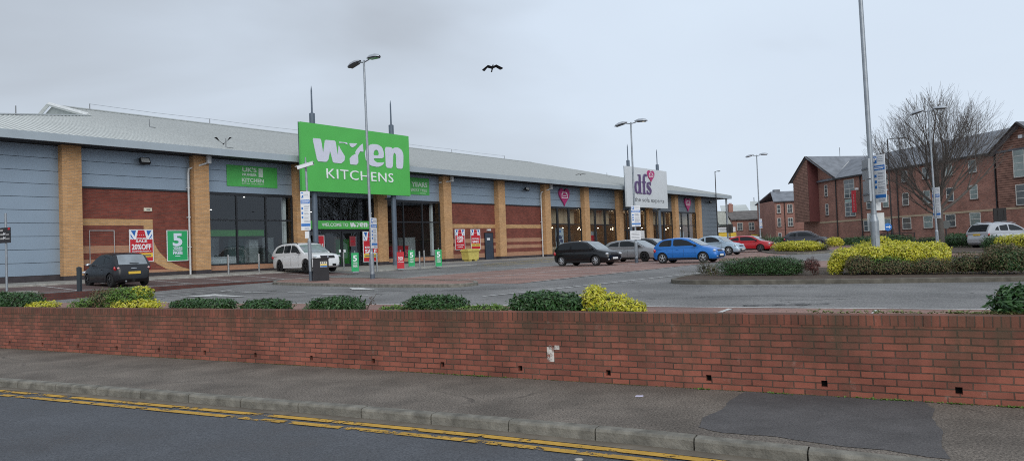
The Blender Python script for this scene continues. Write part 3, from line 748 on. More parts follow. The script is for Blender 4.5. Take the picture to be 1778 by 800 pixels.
# interiors
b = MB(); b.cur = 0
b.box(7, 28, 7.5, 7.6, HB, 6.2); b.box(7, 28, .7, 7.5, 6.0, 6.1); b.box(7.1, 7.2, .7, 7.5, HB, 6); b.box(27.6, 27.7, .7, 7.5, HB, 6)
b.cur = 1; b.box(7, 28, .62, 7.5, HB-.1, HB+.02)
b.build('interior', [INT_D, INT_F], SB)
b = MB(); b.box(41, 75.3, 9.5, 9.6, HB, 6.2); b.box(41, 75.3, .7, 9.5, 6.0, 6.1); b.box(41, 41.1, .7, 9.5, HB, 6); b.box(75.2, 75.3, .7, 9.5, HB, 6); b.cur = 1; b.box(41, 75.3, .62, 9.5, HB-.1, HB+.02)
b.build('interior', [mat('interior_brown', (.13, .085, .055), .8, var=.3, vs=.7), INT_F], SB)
for n in (6, 7, 9, 10):
    x0, x1 = bx(n); b = MB(); b.box(x0+.1, x1-.1, 1.3, 1.36, 4.22, 5.9); b.build('bulkhead', INT_W, SB)
IW = mat('kitchen_unit_white', (.55, .60, .63), .3)
def fitting(x, y, w, d, h, m, name='display_unit', z=HB+.03):
    b = MB(); b.box(x-w/2, x+w/2, y, y+d, z+.1, z+h); b.box(x-w/2+.05, x+w/2-.05, y+.06, y+d, z, z+.1)
    b.box(x-w/2-.03, x+w/2+.03, y-.03, y+d+.02, z+h, z+h+.04); b.build(name, m, SB)
fitting(8.3, 1.2, 1.6, .6, .85, IW); fitting(9.6, 3.2, 2.2, .7, .9, IW); fitting(12.0, 5, 1.6, .6, 2.1, mat('kitchen_unit_teal', (.10, .19, .19), .4)); fitting(22.0, 3, 1.2, .6, 2.0, IW); fitting(23.6, 5, 2, .6, .9, IW)
fitting(24.0, 2.2, 1.7, .8, 1.3, SRED, 'sale_stand'); fitting(26.2, 3.5, 1.3, .6, 2.0, IW); fitting(16, 3.5, 1.8, .7, 1.1, GREEN, 'reception_desk'); fitting(18.9, 2.6, .9, .4, 1.9, GREEN, 'display_board')
b = MB(); b.box(7.4, 13, 3.6, 3.65, 3.35, 3.75); b.build('green_reflection_band', GREEN, SB)  # solid green band stands in for a green reflection in the glass
for x_, w_, y_, h_, m_ in ((8.0, .9, 6.2, 2.2, 'a'), (9.3, 1.4, 6.2, .9, 'w'), (10.8, .8, 6.2, 2.2, 'w'), (11.9, .8, 6.0, 1.5, 'a'), (12.7, .7, 4.4, 2.0, 'w'), (21.2, .9, 6.2, 2.2, 'a'), (22.6, 1.2, 6.2, 1.0, 'w'), (25.0, 1.4, 6.3, 2.3, 'w'), (26.6, .9, 6.0, 1.6, 'a'), (15.0, .9, 6.3, 2.2, 'w'), (17.0, 1.6, 6.3, 2.1, 'a'), (19.5, .8, 6.2, 1.2, 'w')): fitting(x_, y_, w_, .55, h_, IW if m_ == 'w' else mat('kitchen_unit_oak', (.22, .14, .08), .5))
for x_ in (10.4, 18.6, 24.6):
    b = MB(); b.box(x_-.25, x_+.25, 6.0, 6.06, 5.2, 5.25); b.build('ceiling_light', COOL, SB)
b = MB(); b.box(12.75, 12.95, .9, 1.1, HB, 5.9); b.box(26.2, 26.4, .9, 1.1, HB, 5.9); b.build('interior_column', WHITE, SB)
SOF = mat('sofa_grey', (.16, .15, .15), .9)
for n in (6, 7, 9, 10):
    k = n*PER
    for dx, dy, w, m in ((1.5, 3.0, 2.0, SOF), (3.9, 4.2, 1.9, mat('sofa_tan', (.30, .19, .10), .9)), (5.2, 2.4, 1.2, mat('sofa_cream', (.5, .46, .38), .9))):
        b = MB(); b.box(k+dx-w/2, k+dx+w/2, dy, dy+.9, HB+.08, HB+.45); b.box(k+dx-w/2, k+dx+w/2, dy+.65, dy+.9, HB+.45, HB+.9)
        for e_ in (-1, 1): b.box(k+dx+e_*(w/2)-.1, k+dx+e_*(w/2)+.1, dy, dy+.9, HB+.1, HB+.65)
        b.build('sofa', m, SB)
for i, (x, y, z, m) in enumerate([(k*PER+a, yy, 3.9-.1*(j % 2), WARM) for k in (6, 7, 8, 9, 10) for j, (a, yy) in enumerate(((1.2, 1.9), (2.6, 3.0), (3.5, 2.1), (4.7, 4.0), (5.6, 2.3)))]+[(8.8, 2.4, 5.94, COOL), (11.6, 3.6, 5.94, COOL), (23.5, 3.6, 5.94, COOL), (12.3, 2.2, 5.94, COOL), (17.5, 4, 5.94, COOL)]):
    b = MB(); b.cyl((x, y, z-.04), (x, y, z+.02), .06, .045, 8); b.build('ceiling_spot', m, SB)
for k in (6, 7, 8, 9, 10):     # the shop's lit ceiling lamps
    for a, yy in ((1.9, 2.3), (4.9, 2.3), (3.4, 6.)):
        ld = bpy.data.lights.new('ceiling_lamp', 'POINT'); ld.energy = 75; ld.color = (1, .82, .58); ld.shadow_soft_size = .25
        lo = bpy.data.objects.new('ceiling_lamp', ld); C.objects.link(lo); lo.parent = SB; lo.location = (k*PER+a, yy, 5.4)
# posters seen inside the furniture shop windows
def board(name, label, cat, s, off, z0, w, h, m, group=None, frame=None, rot=0., t=.03):
    r = thing(name, label, cat, loc(s, off, z0), RZ+rot, group)
    b = MB(); b.box(-w/2, w/2, -t, 0, 0, h); b.build('panel', m, r)
    if frame:
        b = MB(); f = .035
        for q in ((-w/2-f, -w/2, -f, h+f), (w/2, w/2+f, -f, h+f)): b.box(q[0], q[1], -t-.012, .0, q[2], q[3])
        for q in ((-f, 0), (h, h+f)): b.box(-w/2, w/2, -t-.012, 0, q[0], q[1])
        b.build('frame', frame, r)
    return r
PALEP = mat('poster_pale', (.42, .50, .55), .5)
r = board('window_poster', 'pale blue window poster reading 0% behind the black hatchback', 'poster', 43.75, .85, 1.35, 1.35, 2.45, PALEP)
text('0%', 'lettering', mat('navy_letter', (.02, .04, .12), .5), r, -.05, 1.0, .75, y=-.03, bold=.02, width=1.15); text('APR', 'lettering', PBLUE, r, 0, 2.0, .2, y=-.03)
r = board('window_poster', 'grey framed window poster between two buff piers behind the silver hatchback', 'poster', 49.8, .85, 1.35, 1.6, 2.1, mat('poster_grey', (.28, .32, .35), .5))
b = MB(); b.box(-.35, .35, -.045, -.031, .9, 1.7); b.box(-.2, .2, -.05, -.045, 1.1, 1.5); b.build('print', [SRED], r); text('dfs', 'lettering', WHITER, r, 0, .35, .25, y=-.035)
r = board('window_poster', 'narrow pale window poster in the last glazed bay of the store', 'poster', 70.7, .85, 1.35, 1.3, 2.0, PALEP); text('0%', 'lettering', mat('navy_letter', (.02, .04, .12), .5), r, 0, .9, .5, y=-.03)
r = board('window_poster', 'white framed notice panel beside the furniture shop doors', 'poster', 59.3, .3, 1.6, 1.35, 1.9, WHITE)
b = MB()
for i in range(5): b.box(-.45, .45, -.036, -.031, .3+i*.2, .34+i*.2)
b.build('print', GREYT, r)
# fire door, vents, pipes, lights
b = MB(); b.box(32.14, 33.16, .44, .60, HB, 3.3); d = b.build('door', mat('door_navy', (.035, .05, .075), .5), SB)
b = MB(); b.box(32.35, 32.75, .425, .4398, 2.72, 2.9); b.build('notice', WHITE, d)
b = MB(); b.box(32.1, 32.14, .43, .60, HB, 3.36); b.box(33.16, 33.2, .43, .60, HB, 3.36); b.box(32.14, 33.16, .43, .60, 3.301, 3.36); b.build('door_frame', FRAME, SB)
b = MB(); b.box(32.45, 32.85, .36, .52, 3.52, 3.66); b.build('lamp', WHITE, SB)
def floodlight(s, z, k=1.):
    b = MB(); b.box(s-.05, s+.05, .28, .5, z-.05, z+.05)
    R = Matrix.Rotation(radians(-28), 3, 'X')
    for part in ((-.26, .26, -.12, .06, -.17, .17),):
        q = MB(); q.box(*part); b.add([tuple(Vector((s, .18, z))+R @ Vector(v)*k) for v in q.v], q.f)
    f = b.build('floodlight', BLACK, SB)
    q = MB(); q.box(-.22, .22, -.128, -.121, -.13, .13); g = MB(); g.add([tuple(Vector((s, .18, z))+R @ Vector(v)*k) for v in q.v], q.f); g.build('lens', mat('lamp_glass', (.45, .47, .47), .15), f)
floodlight(3.68, 7.35); floodlight(37.9, 7.3, .9); floodlight(78.6, 7.3)
b = MB(); b.box(3.72, 4.14, .44, .52, 4.64, 4.82); bb_ = b.build('alarm_box', mat('alarm_cream', (.62, .60, .48), .5), SB); b = MB(); b.box(3.84, 4.04, .436, .4395, 4.70, 4.76); b.build('small_print', GREYT, bb_)
def downpipe(s, full=True):
    b = MB(); b.box(s+.22, s+.46, -.3, -.12, HS-.42, HS+.05)
    b.cyl((s+.3, -.2, HS-.38), (s-.60, .30, HS-.75 if full else HS-.5), .05, n=8)
    if full: b.tube([(s-.60, .30, HS-.72), (s-.62, .34, HS-1.1), (s-.62, .34, HB)], .055, 8)
    if full:
        for z in (2.6, 4.3, 6.0): b.box(s-.70, s-.54, .3, .5, z, z+.05)
    b.build('downpipe', mat('pipe_white', (.55, .57, .58), .45), SB, smooth=40)
downpipe(1*PER); downpipe(4*PER, False); downpipe(6*PER)
BR_ = mat('frame_grey', (.36, .34, .33), .5)
# thin metal frame standing against bay 0
b = MB(); b.box(.92, .955, .46, .5, HB+.3, 3.6); b.box(2.13, 2.165, .46, .5, HB+.3, 3.6); b.box(.955, 2.13, .46, .5, 3.56, 3.6)
tag(b.build('poster_frame', BR_, loc=loc(0, 0, 0), rot=RZ), 'empty white metal poster frame on brick behind the black hatchback', 'frame')
# ---- roof
ZE, ZR, YR, YE = 8.2, 14.35, 22.8, -.98
XL, XR, GX, RX = -9.5, 83.2, 6.9, 68.7
def zroof(y): return ZE+(ZR-ZE)*(y-YE)/(YR-YE)
gy = 15.6; gz_ = zroof(gy)
YB = 2*YR-YE
b = MB(); th_ = .0
b.quad((XL, YE, ZE), (XR, YE, ZE), (RX, YR, ZR), (GX, YR, ZR), (GX, gy, gz_))
b.quad((XL, YE, ZE), (GX, gy, gz_), (GX, 2*YR-gy, gz_), (XL, YB, ZE))
b.quad((XR, YE, ZE), (XR, YB, ZE), (RX, YR, ZR))
b.quad((XL, YB, ZE), (GX, 2*YR-gy, gz_), (GX, YR, ZR), (RX, YR, ZR), (XR, YB, ZE))
b.build('roof', ROOF, SB)
b = MB()
x = XL+.25
while x < XR-.1:
    if x < GX: y1 = YE+(gy-YE)*(x-XL)/(GX-XL)
    elif x < RX: y1 = YR
    else: y1 = YE+(YR-YE)*(XR-x)/(XR-RX)
    w = .028; h = .045; z1 = zroof(y1); y0 = YE+.01; z0 = ZE
    b.add([(x-w, y0, z0), (x+w, y0, z0), (x, y0, z0+h), (x-w, y1, z1), (x+w, y1, z1), (x, y1, z1+h)], [(0, 2, 5, 3), (1, 4, 5, 2), (0, 1, 2), (3, 5, 4)])
    x += .333
b.build('roof_rib', RIB, SB)
b = MB(); b.add([(GX+.02, gy, gz_-.02), (GX+.02, 2*YR-gy, gz_-.02), (GX+.02, YR, ZR)], [(0, 1, 2)]); b.build('gable', mat('gable_louvre', (.32, .35, .34), .6, var=.1), SB)
b = MB()
def bar(p, q, w, h): 
    p, q = Vector(p), Vector(q); b.tube([p, q], w, 4)
bar((GX-.25, gy-.2, gz_+.04), (GX-.25, YR, ZR+.12), .16, 0); bar((GX-.25, YR, ZR+.12), (GX-.25, 2*YR-gy, gz_+.04), .16, 0)
b.build('verge', mat('verge_pale', (.62, .64, .64), .5), SB)
b = MB(); bar((GX-.2, YR, ZR+.06), (RX, YR, ZR+.06), .09, 0); bar((RX, YR, ZR+.04), (XR, YE, ZE+.05), .07, 0); bar((XL, YE, ZE+.05), (GX, gy, gz_+.04), .07, 0); b.build('ridge_cap', RIB, SB)
# lifeline posts on the ridge and slope
def post(p, h=.55): b.tube([p, (p[0], p[1], p[2]+h)], .035, 5)
b = MB()
for s in (9.6, 19.8, 30.5, 41.5, 52, 62.5): post((s, YR, ZR))
for s in (9.6, 19.8, 30.5, 41.5, 52):
    a = Vector((s, YR, ZR+.53)); c = Vector((s+10.4, YR, ZR+.53)); b.tube([a, (a+c)/2-Vector((0, 0, .06)), c], .011, 4)
b.build('lifeline', mat('lifeline_grey', (.16, .17, .18), .5), SB)
b = MB()
for s, d in ((.3, 10.), (8.85, 11.8), (8.6, 1.4), (70, 12), (75.5, 9.5), (77, 7)): post((s, YE+d, zroof(YE+d))); b.tube([(s-.1, YE+d-.3, zroof(YE+d-.3)+.05), (s+.3, YE+d-.3, zroof(YE+d-.3)+.05)], .03, 4)
b.build('roof_vent', mat('vent_grey', (.2, .21, .22), .6), SB)
# eaves: gutter fascia and soffit
b = MB(); b.prism([(YE-.03, ZE-.36), (YE-.06, ZE+.03), (YE+.1, ZE+.03), (YE+.12, ZE-.36)], lambda u, v, w: (w, u, v), XL, XR); b.box(XR-.12, XR+.03, YE+.12, 9, ZE-.34, ZE-.005); b.build('gutter', FASC, SB)
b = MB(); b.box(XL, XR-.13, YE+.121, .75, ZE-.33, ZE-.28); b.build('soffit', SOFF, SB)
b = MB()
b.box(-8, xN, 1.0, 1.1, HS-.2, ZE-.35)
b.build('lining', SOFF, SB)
# side and rear walls
b = MB(); b.box(xN-.12, xN-.02, .62, 44, HB-.3, ZE-.3); b.box(-8.5, -8.4, .1, 44, HB-.3, ZE-.3); b.box(-8.4, xN-.12, 44, 44.1, HB-.3, ZE-.3); b.build('side_wall', CLADD, SB)
b = MB(); b.cyl((82.35, -.55, .8), (82.35, -.55, ZE-.3), .13, n=12); b.build('column', STEEL, SB, smooth=40)
# ---- large shop signs on masts
MAST = SLATEBLUE
def bigsign(name, label, cat, xc, w, m, h=4.35, z0=5.97):
    r = thing(name, label, cat, loc(xc, -1.45, 0), RZ)
    b = MB(); b.box(-w/2, w/2, -.15, .06, z0, z0+h); b.build('panel', m, r)
    b = MB()
    for q in ((-w/2-.02, -w/2+.05), (w/2-.05, w/2+.02)): b.box(q[0], q[1], .062, .11, z0-.02, z0+h+.02)
    for z in (z0+.3, z0+h-.5): b.box(-w/2+.05, w/2-.05, .062, .13, z, z+.12)
    b.build('frame', STEELD, r)
    for s_ in (-1, 1):
        x = s_*3.37; b = MB(); b.cyl((x, .32, .8), (x, .32, 11.05), .185, n=14); b.cyl((x, .32, 11.05), (x, .32, 11.1), .185, .07, 14)
        b.cyl((x, .32, 11.1), (x, .32, 12.55), .062, .05, 8); b.cyl((x, .32, 12.55), (x, .32, 12.85), .05, .01, 8)
        mo = b.build('mast', MAST, r, smooth=40)
        b = MB(); b.cyl((x, .32, .95), (x, .32, 1.25), .21, n=14); b.box(x-.04, x+.04, .32, 1.2, 5.75, 5.87); b.build('collar', MAST, mo)
    return r
WS = bigsign('shop_sign', 'huge bright green kitchen shop sign board on two slate masts', 'sign', 17.1, 9.2, GREEN)
LB = mat('logo_lilac_white', (.62, .64, .74), .45, var=.03)
def logo_rel(parent, dx):
    for q in LOGO: LOGO[q] = [(a-dx, c) for a, c in LOGO[q]]
logo(WS, LB, 13.36-17.1, 7.88, 1.0, -.152)
text('KITCHENS', 'lettering', WHITER, WS, .12, 6.86, .66, y=-.15, width=5.72, ext=.02, space=1.1)
DS = bigsign('shop_sign', 'large pale silver sofa shop sign board on two slate masts', 'sign', 57.9-.15, 9.45, mat('sign_silver', (.60, .635, .66), .4, var=.05, vs=.7))
PUR = mat('logo_purple', (.10, .055, .16), .5); MAG = mat('heart_magenta', (.42, .025, .15), .4)
DSH = mat('logo_shadow', (.28, .27, .36), .5)
def ser(parent, polys, m, y): prism_tri(polys, y-.03, y).build('lettering', m, parent)
def ringpoly(cx, cz, rx, rz, k=20): return [(cx+rx*cos(2*pi*i/k), cz+rz*sin(2*pi*i/k)) for i in range(k)]
for m, dx, y in ((DSH, -.13, -.152), (PUR, 0, -.185)):
    X0 = -3.05+dx; B0 = 7.45
    ser(DS, [(ringpoly(X0+.62, B0+.68, .62, .70), [ringpoly(X0+.66, B0+.68, .26, .55)])], m, y)
    ser(DS, [([(X0+1.02, B0), (X0+1.6, B0), (X0+1.6, B0+.08), (X0+1.42, B0+.12), (X0+1.42, B0+2.1), (X0+.85, B0+2.1), (X0+.85, B0+2.0), (X0+1.05, B0+1.95)], [])], m, y-.002)
    fx = X0+1.75
    ser(DS, [(smooth_poly([(fx+.05, B0), (fx+.75, B0), (fx+.75, B0+.1), (fx+.58, B0+.14), (fx+.58, B0+1.25), (fx+.85, B0+1.25), (fx+.85, B0+1.4), (fx+.58, B0+1.4), (fx+.6, B0+1.9), (fx+.75, B0+2.1), (fx+.9, B0+1.95), (fx+1.1, B0+2.0), (fx+1.05, B0+2.2), (fx+.7, B0+2.28), (fx+.3, B0+2.05), (fx+.2, B0+1.4), (fx-.02, B0+1.4), (fx-.02, B0+1.25), (fx+.2, B0+1.25), (fx+.2, B0+.14), (fx+.05, B0+.1)]), [])], m, y-.004)
    sx = X0+2.75
    ser(DS, [(smooth_poly([(sx, B0+.02), (sx+.1, B0), (sx+.2, B0+.07), (sx+.55, B0-.03), (sx+.98, B0+.12), (sx+1.08, B0+.5), (sx+.8, B0+.8), (sx+.4, B0+.98), (sx+.36, B0+1.18), (sx+.58, B0+1.3), (sx+.85, B0+1.0), (sx+.95, B0+1.0), (sx+.95, B0+1.4), (sx+.55, B0+1.42), (sx+.1, B0+1.28), (sx, B0+.92), (sx+.25, B0+.6), (sx+.65, B0+.42), (sx+.7, B0+.22), (sx+.45, B0+.1), (sx+.1, B0+.45), (sx, B0+.45)]), [])], m, y-.006)
text('the sofa experts', 'lettering', GREYT, DS, .35, 6.6, .48, y=-.15, width=6.9, ext=.008)
def heart(parent, cx, cz, w, h, y, t=.1):
    P = []
    for i in range(28):
        a = 2*pi*i/28; P.append((cx+w/2*.98*sin(a)**3*1.0, cz+h/2*((13*cos(a)-5*cos(2*a)-2*cos(3*a)-cos(4*a))/14.5-.02)))
    hb = prism_tri([(P, [])], y-t, y).build('heart', MAG, parent)
    s_ = w*.27
    sofa = MB(); yy = y-t-.02
    q = w*.035
    def fr(x0, x1, z0, z1): sofa.box(cx+x0*w, cx+x1*w, yy, yy+.018, cz+z0*h, cz+z1*h)
    fr(-.27, -.23, -.12, .10); fr(.23, .27, -.12, .10); fr(-.27, .27, -.155, -.12); fr(-.2, .2, .16, .195); fr(-.2, -.16, .06, .16); fr(.16, .2, .06, .16); fr(-.16, .16, -.03, .0); fr(-.23, -.2, .06, .1); fr(.2, .23, .06, .1)
    sofa.build('emblem', WHITER, parent)
heart(DS, .75, 9.62, 1.75, 1.35, -.155, .06)
for i, (s, lab) in enumerate(((44.2, 'magenta heart sign with white sofa outline above the first furniture window'), (72.1, 'magenta heart sign with white sofa outline near the far end of the store'))):
    r = thing('heart_sign', lab, 'sign', loc(s, .5, 6.98), RZ, 'magenta heart signs on the cladding'); heart(r, 0, 0, 1.85, 1.75, -.02, .12)
# ---- flat green signs on cladding
r = thing('shop_sign', 'green rectangular sign on cladding reading number 1 kitchen', 'sign', loc(10.36, .49, 6.27), RZ, 'green signs on the cladding')
b = MB(); b.box(-1.72, 1.72, -.03, 0, 0, 1.29); b.build('panel', mat('sign_green_flat', (.075, .42, .09), .5, var=.08), r)
L1 = mat('letter_green_white', (.55, .70, .58), .5, var=.03)
text("UK'S", 'lettering', L1, r, -.22, .93, .26, y=-.03, bold=.012, width=.98); text('NUMBER', 'lettering', L1, r, -.22, .68, .15, y=-.03, bold=.008, width=.98)
text('1', 'lettering', L1, r, .55, .66, .52, y=-.03, bold=.03, width=.3); text('KITCHEN', 'lettering', L1, r, 0, .30, .23, y=-.03, bold=.01, width=1.5); text('RETAIL SPECIALIST', 'lettering', L1, r, 0, .15, .08, y=-.03, width=1.5)
r = thing('shop_sign', 'green rectangular sign on cladding half hidden behind the big green board', 'sign', loc(23.95, .49, 6.32), RZ, 'green signs on the cladding')
b = MB(); b.box(-1.72, 1.72, -.03, 0, 0, 1.31); b.build('panel', mat('sign_green_flat', (.075, .42, .09), .5), r)
text('5 YEARS', 'lettering', L1, r, .45, .62, .36, y=-.03, bold=.012, width=2.1); text('INTEREST FREE', 'lettering', L1, r, .3, .25, .22, y=-.03, width=2.3)
b = MB(); b.box(.7, 1.3, -.036, -.031, .1, .14); b.build('print', L1, r)
# ---- posters
def uj(r, w, h, rows, yel=True):
    """red sale poster with blue and white corner flags"""
    for s_ in (-1, 1):
        b = MB(); b.cur = 0
        f = lambda u, v, q: (s_*u, q, v)
        b.prism([(w/2, h), (w*.14, h), (w*.24, h*.70), (w/2, h*.70)], f, -.034, -.031)
        b.build('flag_corner', WHITER, r)
        b = MB(); b.prism([(w*.46, h*.985), (w*.23, h*.985), (w*.30, h*.80)], f, -.038, -.035); b.prism([(w*.47, h*.88), (w*.47, h*.80), (w*.36, h*.71), (w*.33, h*.71)], f, -.038, -.035); b.prism([(w*.47, h*.76), (w*.47, h*.72), (w*.42, h*.71)], f, -.038, -.035)
        b.build('flag_corner', SBLUE, r)
    if yel: b = MB(); b.box(-w/2, w/2, -.036, -.031, h*.13, h*.26); b.build('band', SYEL, r); b = MB(); b.box(-w*.42, -w*.05, -.039, -.0365, h*.165, h*.205); b.box(0, w*.42, -.039, -.0365, h*.165, h*.205); b.build('small_print', GREYT, r)
    for i in range(5): text('*', 'lettering', WHITER, r, (i-2)*w*.09, h*.80, h*.05, y=-.032)
    for t, z, hh, ww in rows: text(t, 'lettering', WHITER, r, 0, h*z, h*hh, y=-.032, bold=.035*h*hh, width=w*ww)
def sale(s, z, w, h, rows, label, off=.5, yel=True):
    r = board('sale_poster', label, 'poster', s, off-.03, z, w, h, SRED, 'red sale posters with flag corners', WHITE); uj(r, w, h, rows, yel); return r
sale(3.53, 1.9, 1.2, 1.7, [('KITCHEN', .70, .05, .5), ('SALE', .61, .075, .5), ('20%OFF', .38, .17, .86), ('ALL KITCHEN PRODUCTS', .30, .035, .85)], 'red sale poster reading 20% off behind the black hatchback')
sale(28.98, 2.0, 1.12, 1.62, [('50%', .52, .15, .72), ('OFF', .35, .13, .6), ('KITCHEN', .20, .045, .75), ('UNITS', .10, .045, .55)], 'red sale poster reading 50% off above the yellow grit bin', yel=False)
sale(30.9, 2.0, 1.12, 1.62, [('KITCHEN', .50, .06, .75), ('SALE', .32, .13, .72)], 'red sale poster beside the navy fire door')
sale(19.35, 1.35, 1.3, 2.1, [('KITCHEN', .44, .07, .8), ('SALE', .27, .14, .8)], 'tall red sale poster right of the kitchen shop doors', off=.25)
r = board('window_poster', 'narrow red and white poster at the left of the kitchen shop doors', 'poster', 15.05, .25, 1.9, .62, 1.3, SRED, frame=WHITE); text('SALE', 'lettering', WHITER, r, 0, .6, .18, y=-.032, width=.5)
r = board('window_poster', 'small dark red poster on the glass door of the kitchen shop', 'poster', 17.9, .40, 2.5, .42, .62, mat('poster_dark_red', (.22, .02, .03), .5), frame=mat('thin_rim', (.25, .08, .08), .5)); text('SALE', 'lettering', SRED, r, 0, .25, .1, y=-.032)
r = board('five_year_poster', 'green poster with large pale 5 on the brick bay by the downpipe', 'poster', 5.52, .47, 1.88, 1.14, 1.68, GREEN2, None, WHITE)
text('5', 'lettering', PALEB, r, 0, .84, .70, y=-.032, bold=.035, width=.55); text('YEARS', 'lettering', PALEB, r, 0, .64, .12, y=-.032, bold=.006, width=.54); text('INTEREST', 'lettering', PALEB, r, 0, .53, .07, y=-.032, bold=.004, width=.54); text('FREE', 'lettering', PALEB, r, 0, .35, .14, y=-.032, bold=.008, width=.54)
b = MB(); b.box(-.14, .14, -.036, -.031, .23, .27); b.build('print', PALEB, r)
# ---- things standing on the footway
def stand(name, label, px, py, h, w, m, rows, group):
    P = gnd(px, py, lambda X, Y: zfoot(sv(X, Y)[1])); z = zfoot(sv(P.x, P.y)[1])
    yaw = atan2(P.x, P.y)
    r = thing(name, label, 'pavement sign', (P.x, P.y, z), -yaw+.1, group)
    b = MB(); b.box(-w/2, w/2, -.03, .03, .06, h); b.build('panel', m, r)
    b = MB(); b.box(-w*.4, w*.4, -.16, .16, 0, .06); b.cyl((0, 0, h), (0, 0, h+.12), .03, n=6); b.build('base', BLACK if 'Z' in label else STEEL, r)
    for t, z_, hh, ww in rows: text(t, 'lettering', WHITER, r, 0, h*z_, h*hh, y=-.032, bold=.035*h*hh, width=w*ww)
    return r
g5 = [('5', .58, .3, .55), ('YEARS', .46, .06, .6), ('INTEREST', .37, .05, .6), ('FREE', .27, .07, .6)]
gp = 'pavement sign panels along the footway'
stand('pavement_sign', 'green 5 years free pavement sign nearest the lamp post with solar heads', 617, 472.5, 1.12, .42, GREEN2, g5, gp)
stand('pavement_sign', 'red pavement sign panel at the foot of the slate mast', 696, 467.5, 1.08, .44, SRED, [('50%', .62, .1, .7), ('OFF', .5, .1, .6), ('KITCHEN', .4, .05, .8)], gp)
stand('pavement_sign', 'green 5 years free pavement sign between red sign and steel bollards', 715, 463.5, 1.12, .42, GREEN2, g5, gp)
stand('pavement_sign', 'green 5 years free pavement sign in front of the buff pier', 762, 463.5, 1.15, .42, GREEN2, g5, gp)
BR = mat('brushed_steel', (.42, .43, .43), .3, .8)
def bollard(px, py, h, label, first=[None]):
    P = gnd(px, py, lambda X, Y: zfoot(sv(X, Y)[1])+.006); s, v = sv(P.x, P.y); z = zfoot(v)
    if first[0] is None:
        r = thing('bollard', label, 'bollard', (P.x, P.y, z), 0, 'brushed steel bollards on the footway edge')
        b = MB(); b.cyl((0, 0, 0), (0, 0, h), .055, n=14); b.cyl((0, 0, h), (0, 0, h+.02), .055, .03, 14); b.build('post', BR, r, smooth=40)
        b = MB(); b.cyl((0, 0, 0), (0, 0, .02), .09, n=14); b.build('base_ring', BR, r); first[0] = r
    else: dup(first[0], (P.x, P.y, z), 0, label)
for px, py, lab in ((397, 475.5, 'steel bollard in front of the dark glazed bay, left one of the pair'), (450, 472, 'steel bollard just left of the white car'), (655, 471, 'steel bollard in front of the tall red sale poster'), (729, 466, 'steel bollard standing nearest the road right of the second green pavement sign'), (737, 462.5, 'steel bollard set back behind another bollard'), (756, 460, 'steel bollard partly behind the third green pavement sign'), (597, 468, 'steel bollard right behind the white car bonnet')): bollard(px, py, 1.08, lab)
# yellow grit bin
P = loc(28.75, -.85, zfoot(.85)); r = thing('grit_bin', 'weathered yellow grit bin with lid against the wall below a sale poster', 'grit bin', P, RZ+.05)
GB = mat('grit_yellow', (.55, .46, .12), .6, var=.2, vs=4)
b = MB(); b.prism([(-.62, .12), (.62, .12), (.72, .78), (-.72, .78)], lambda u, v, w: (u, w, v), -.35, .35); b.box(-.5, -.2, -.3, .3, 0, .12); b.box(.2, .5, -.3, .3, 0, .12); b.build('bin_body', GB, r)
b = MB(); b.prism([(-.42, .785), (.42, .785), (.42, .85), (.1, .98), (-.3, .95), (-.42, .88)], lambda u, v, w: (w, u, v), -.78, .78); b.build('lid', GB, r)
# ================================================================ CARS
def paint(name, col, metal=.0, rough=.32): return mat('paint_'+name, col, rough, metal, var=.03, vs=1.5, spec=.5, coat=.3 if max(col) > .02 else .12)
CGL = mat('car_glass', (.012, .015, .018), .04, var=0, spec=.3)
CGLW = mat('car_windscreen', (.20, .23, .25), .08, var=.25, vs=2.5, spec=1.)
CBLK = mat('car_trim_black', (.012, .012, .013), .55)
ALLOY = mat('alloy', (.50, .52, .54), .3, .6); ALLOYD = mat('alloy_dark', (.03, .03, .033), .35, .3)
HL = mat('headlight_glass', (.62, .66, .70), .08, .2, var=.1, vs=9, spec=.9); TL = mat('taillight_red', (.42, .015, .02), .12, spec=.8)
TLC = mat('taillight_clear', (.7, .45, .45), .15); PW = mat('plate_white', (.72, .73, .72), .5, var=.02); PY = mat('plate_yellow', (.72, .47, .06), .5, var=.02)
CHROME = mat('chrome', (.6, .62, .64), .15, .9)
def interp(pr, x):
    if x <= pr[0][0]: return pr[0][1]
    for (a, b_), (c, d) in zip(pr, pr[1:]):
        if x <= c:
            t = (x-a)/(c-a) if c > a else 0; return b_+(d-b_)*t
    return pr[-1][1]
def sinterp(pr, x):   # softened interpolation
    e_ = .05; return (interp(pr, x-e_)+2*interp(pr, x)+interp(pr, x+e_))/4
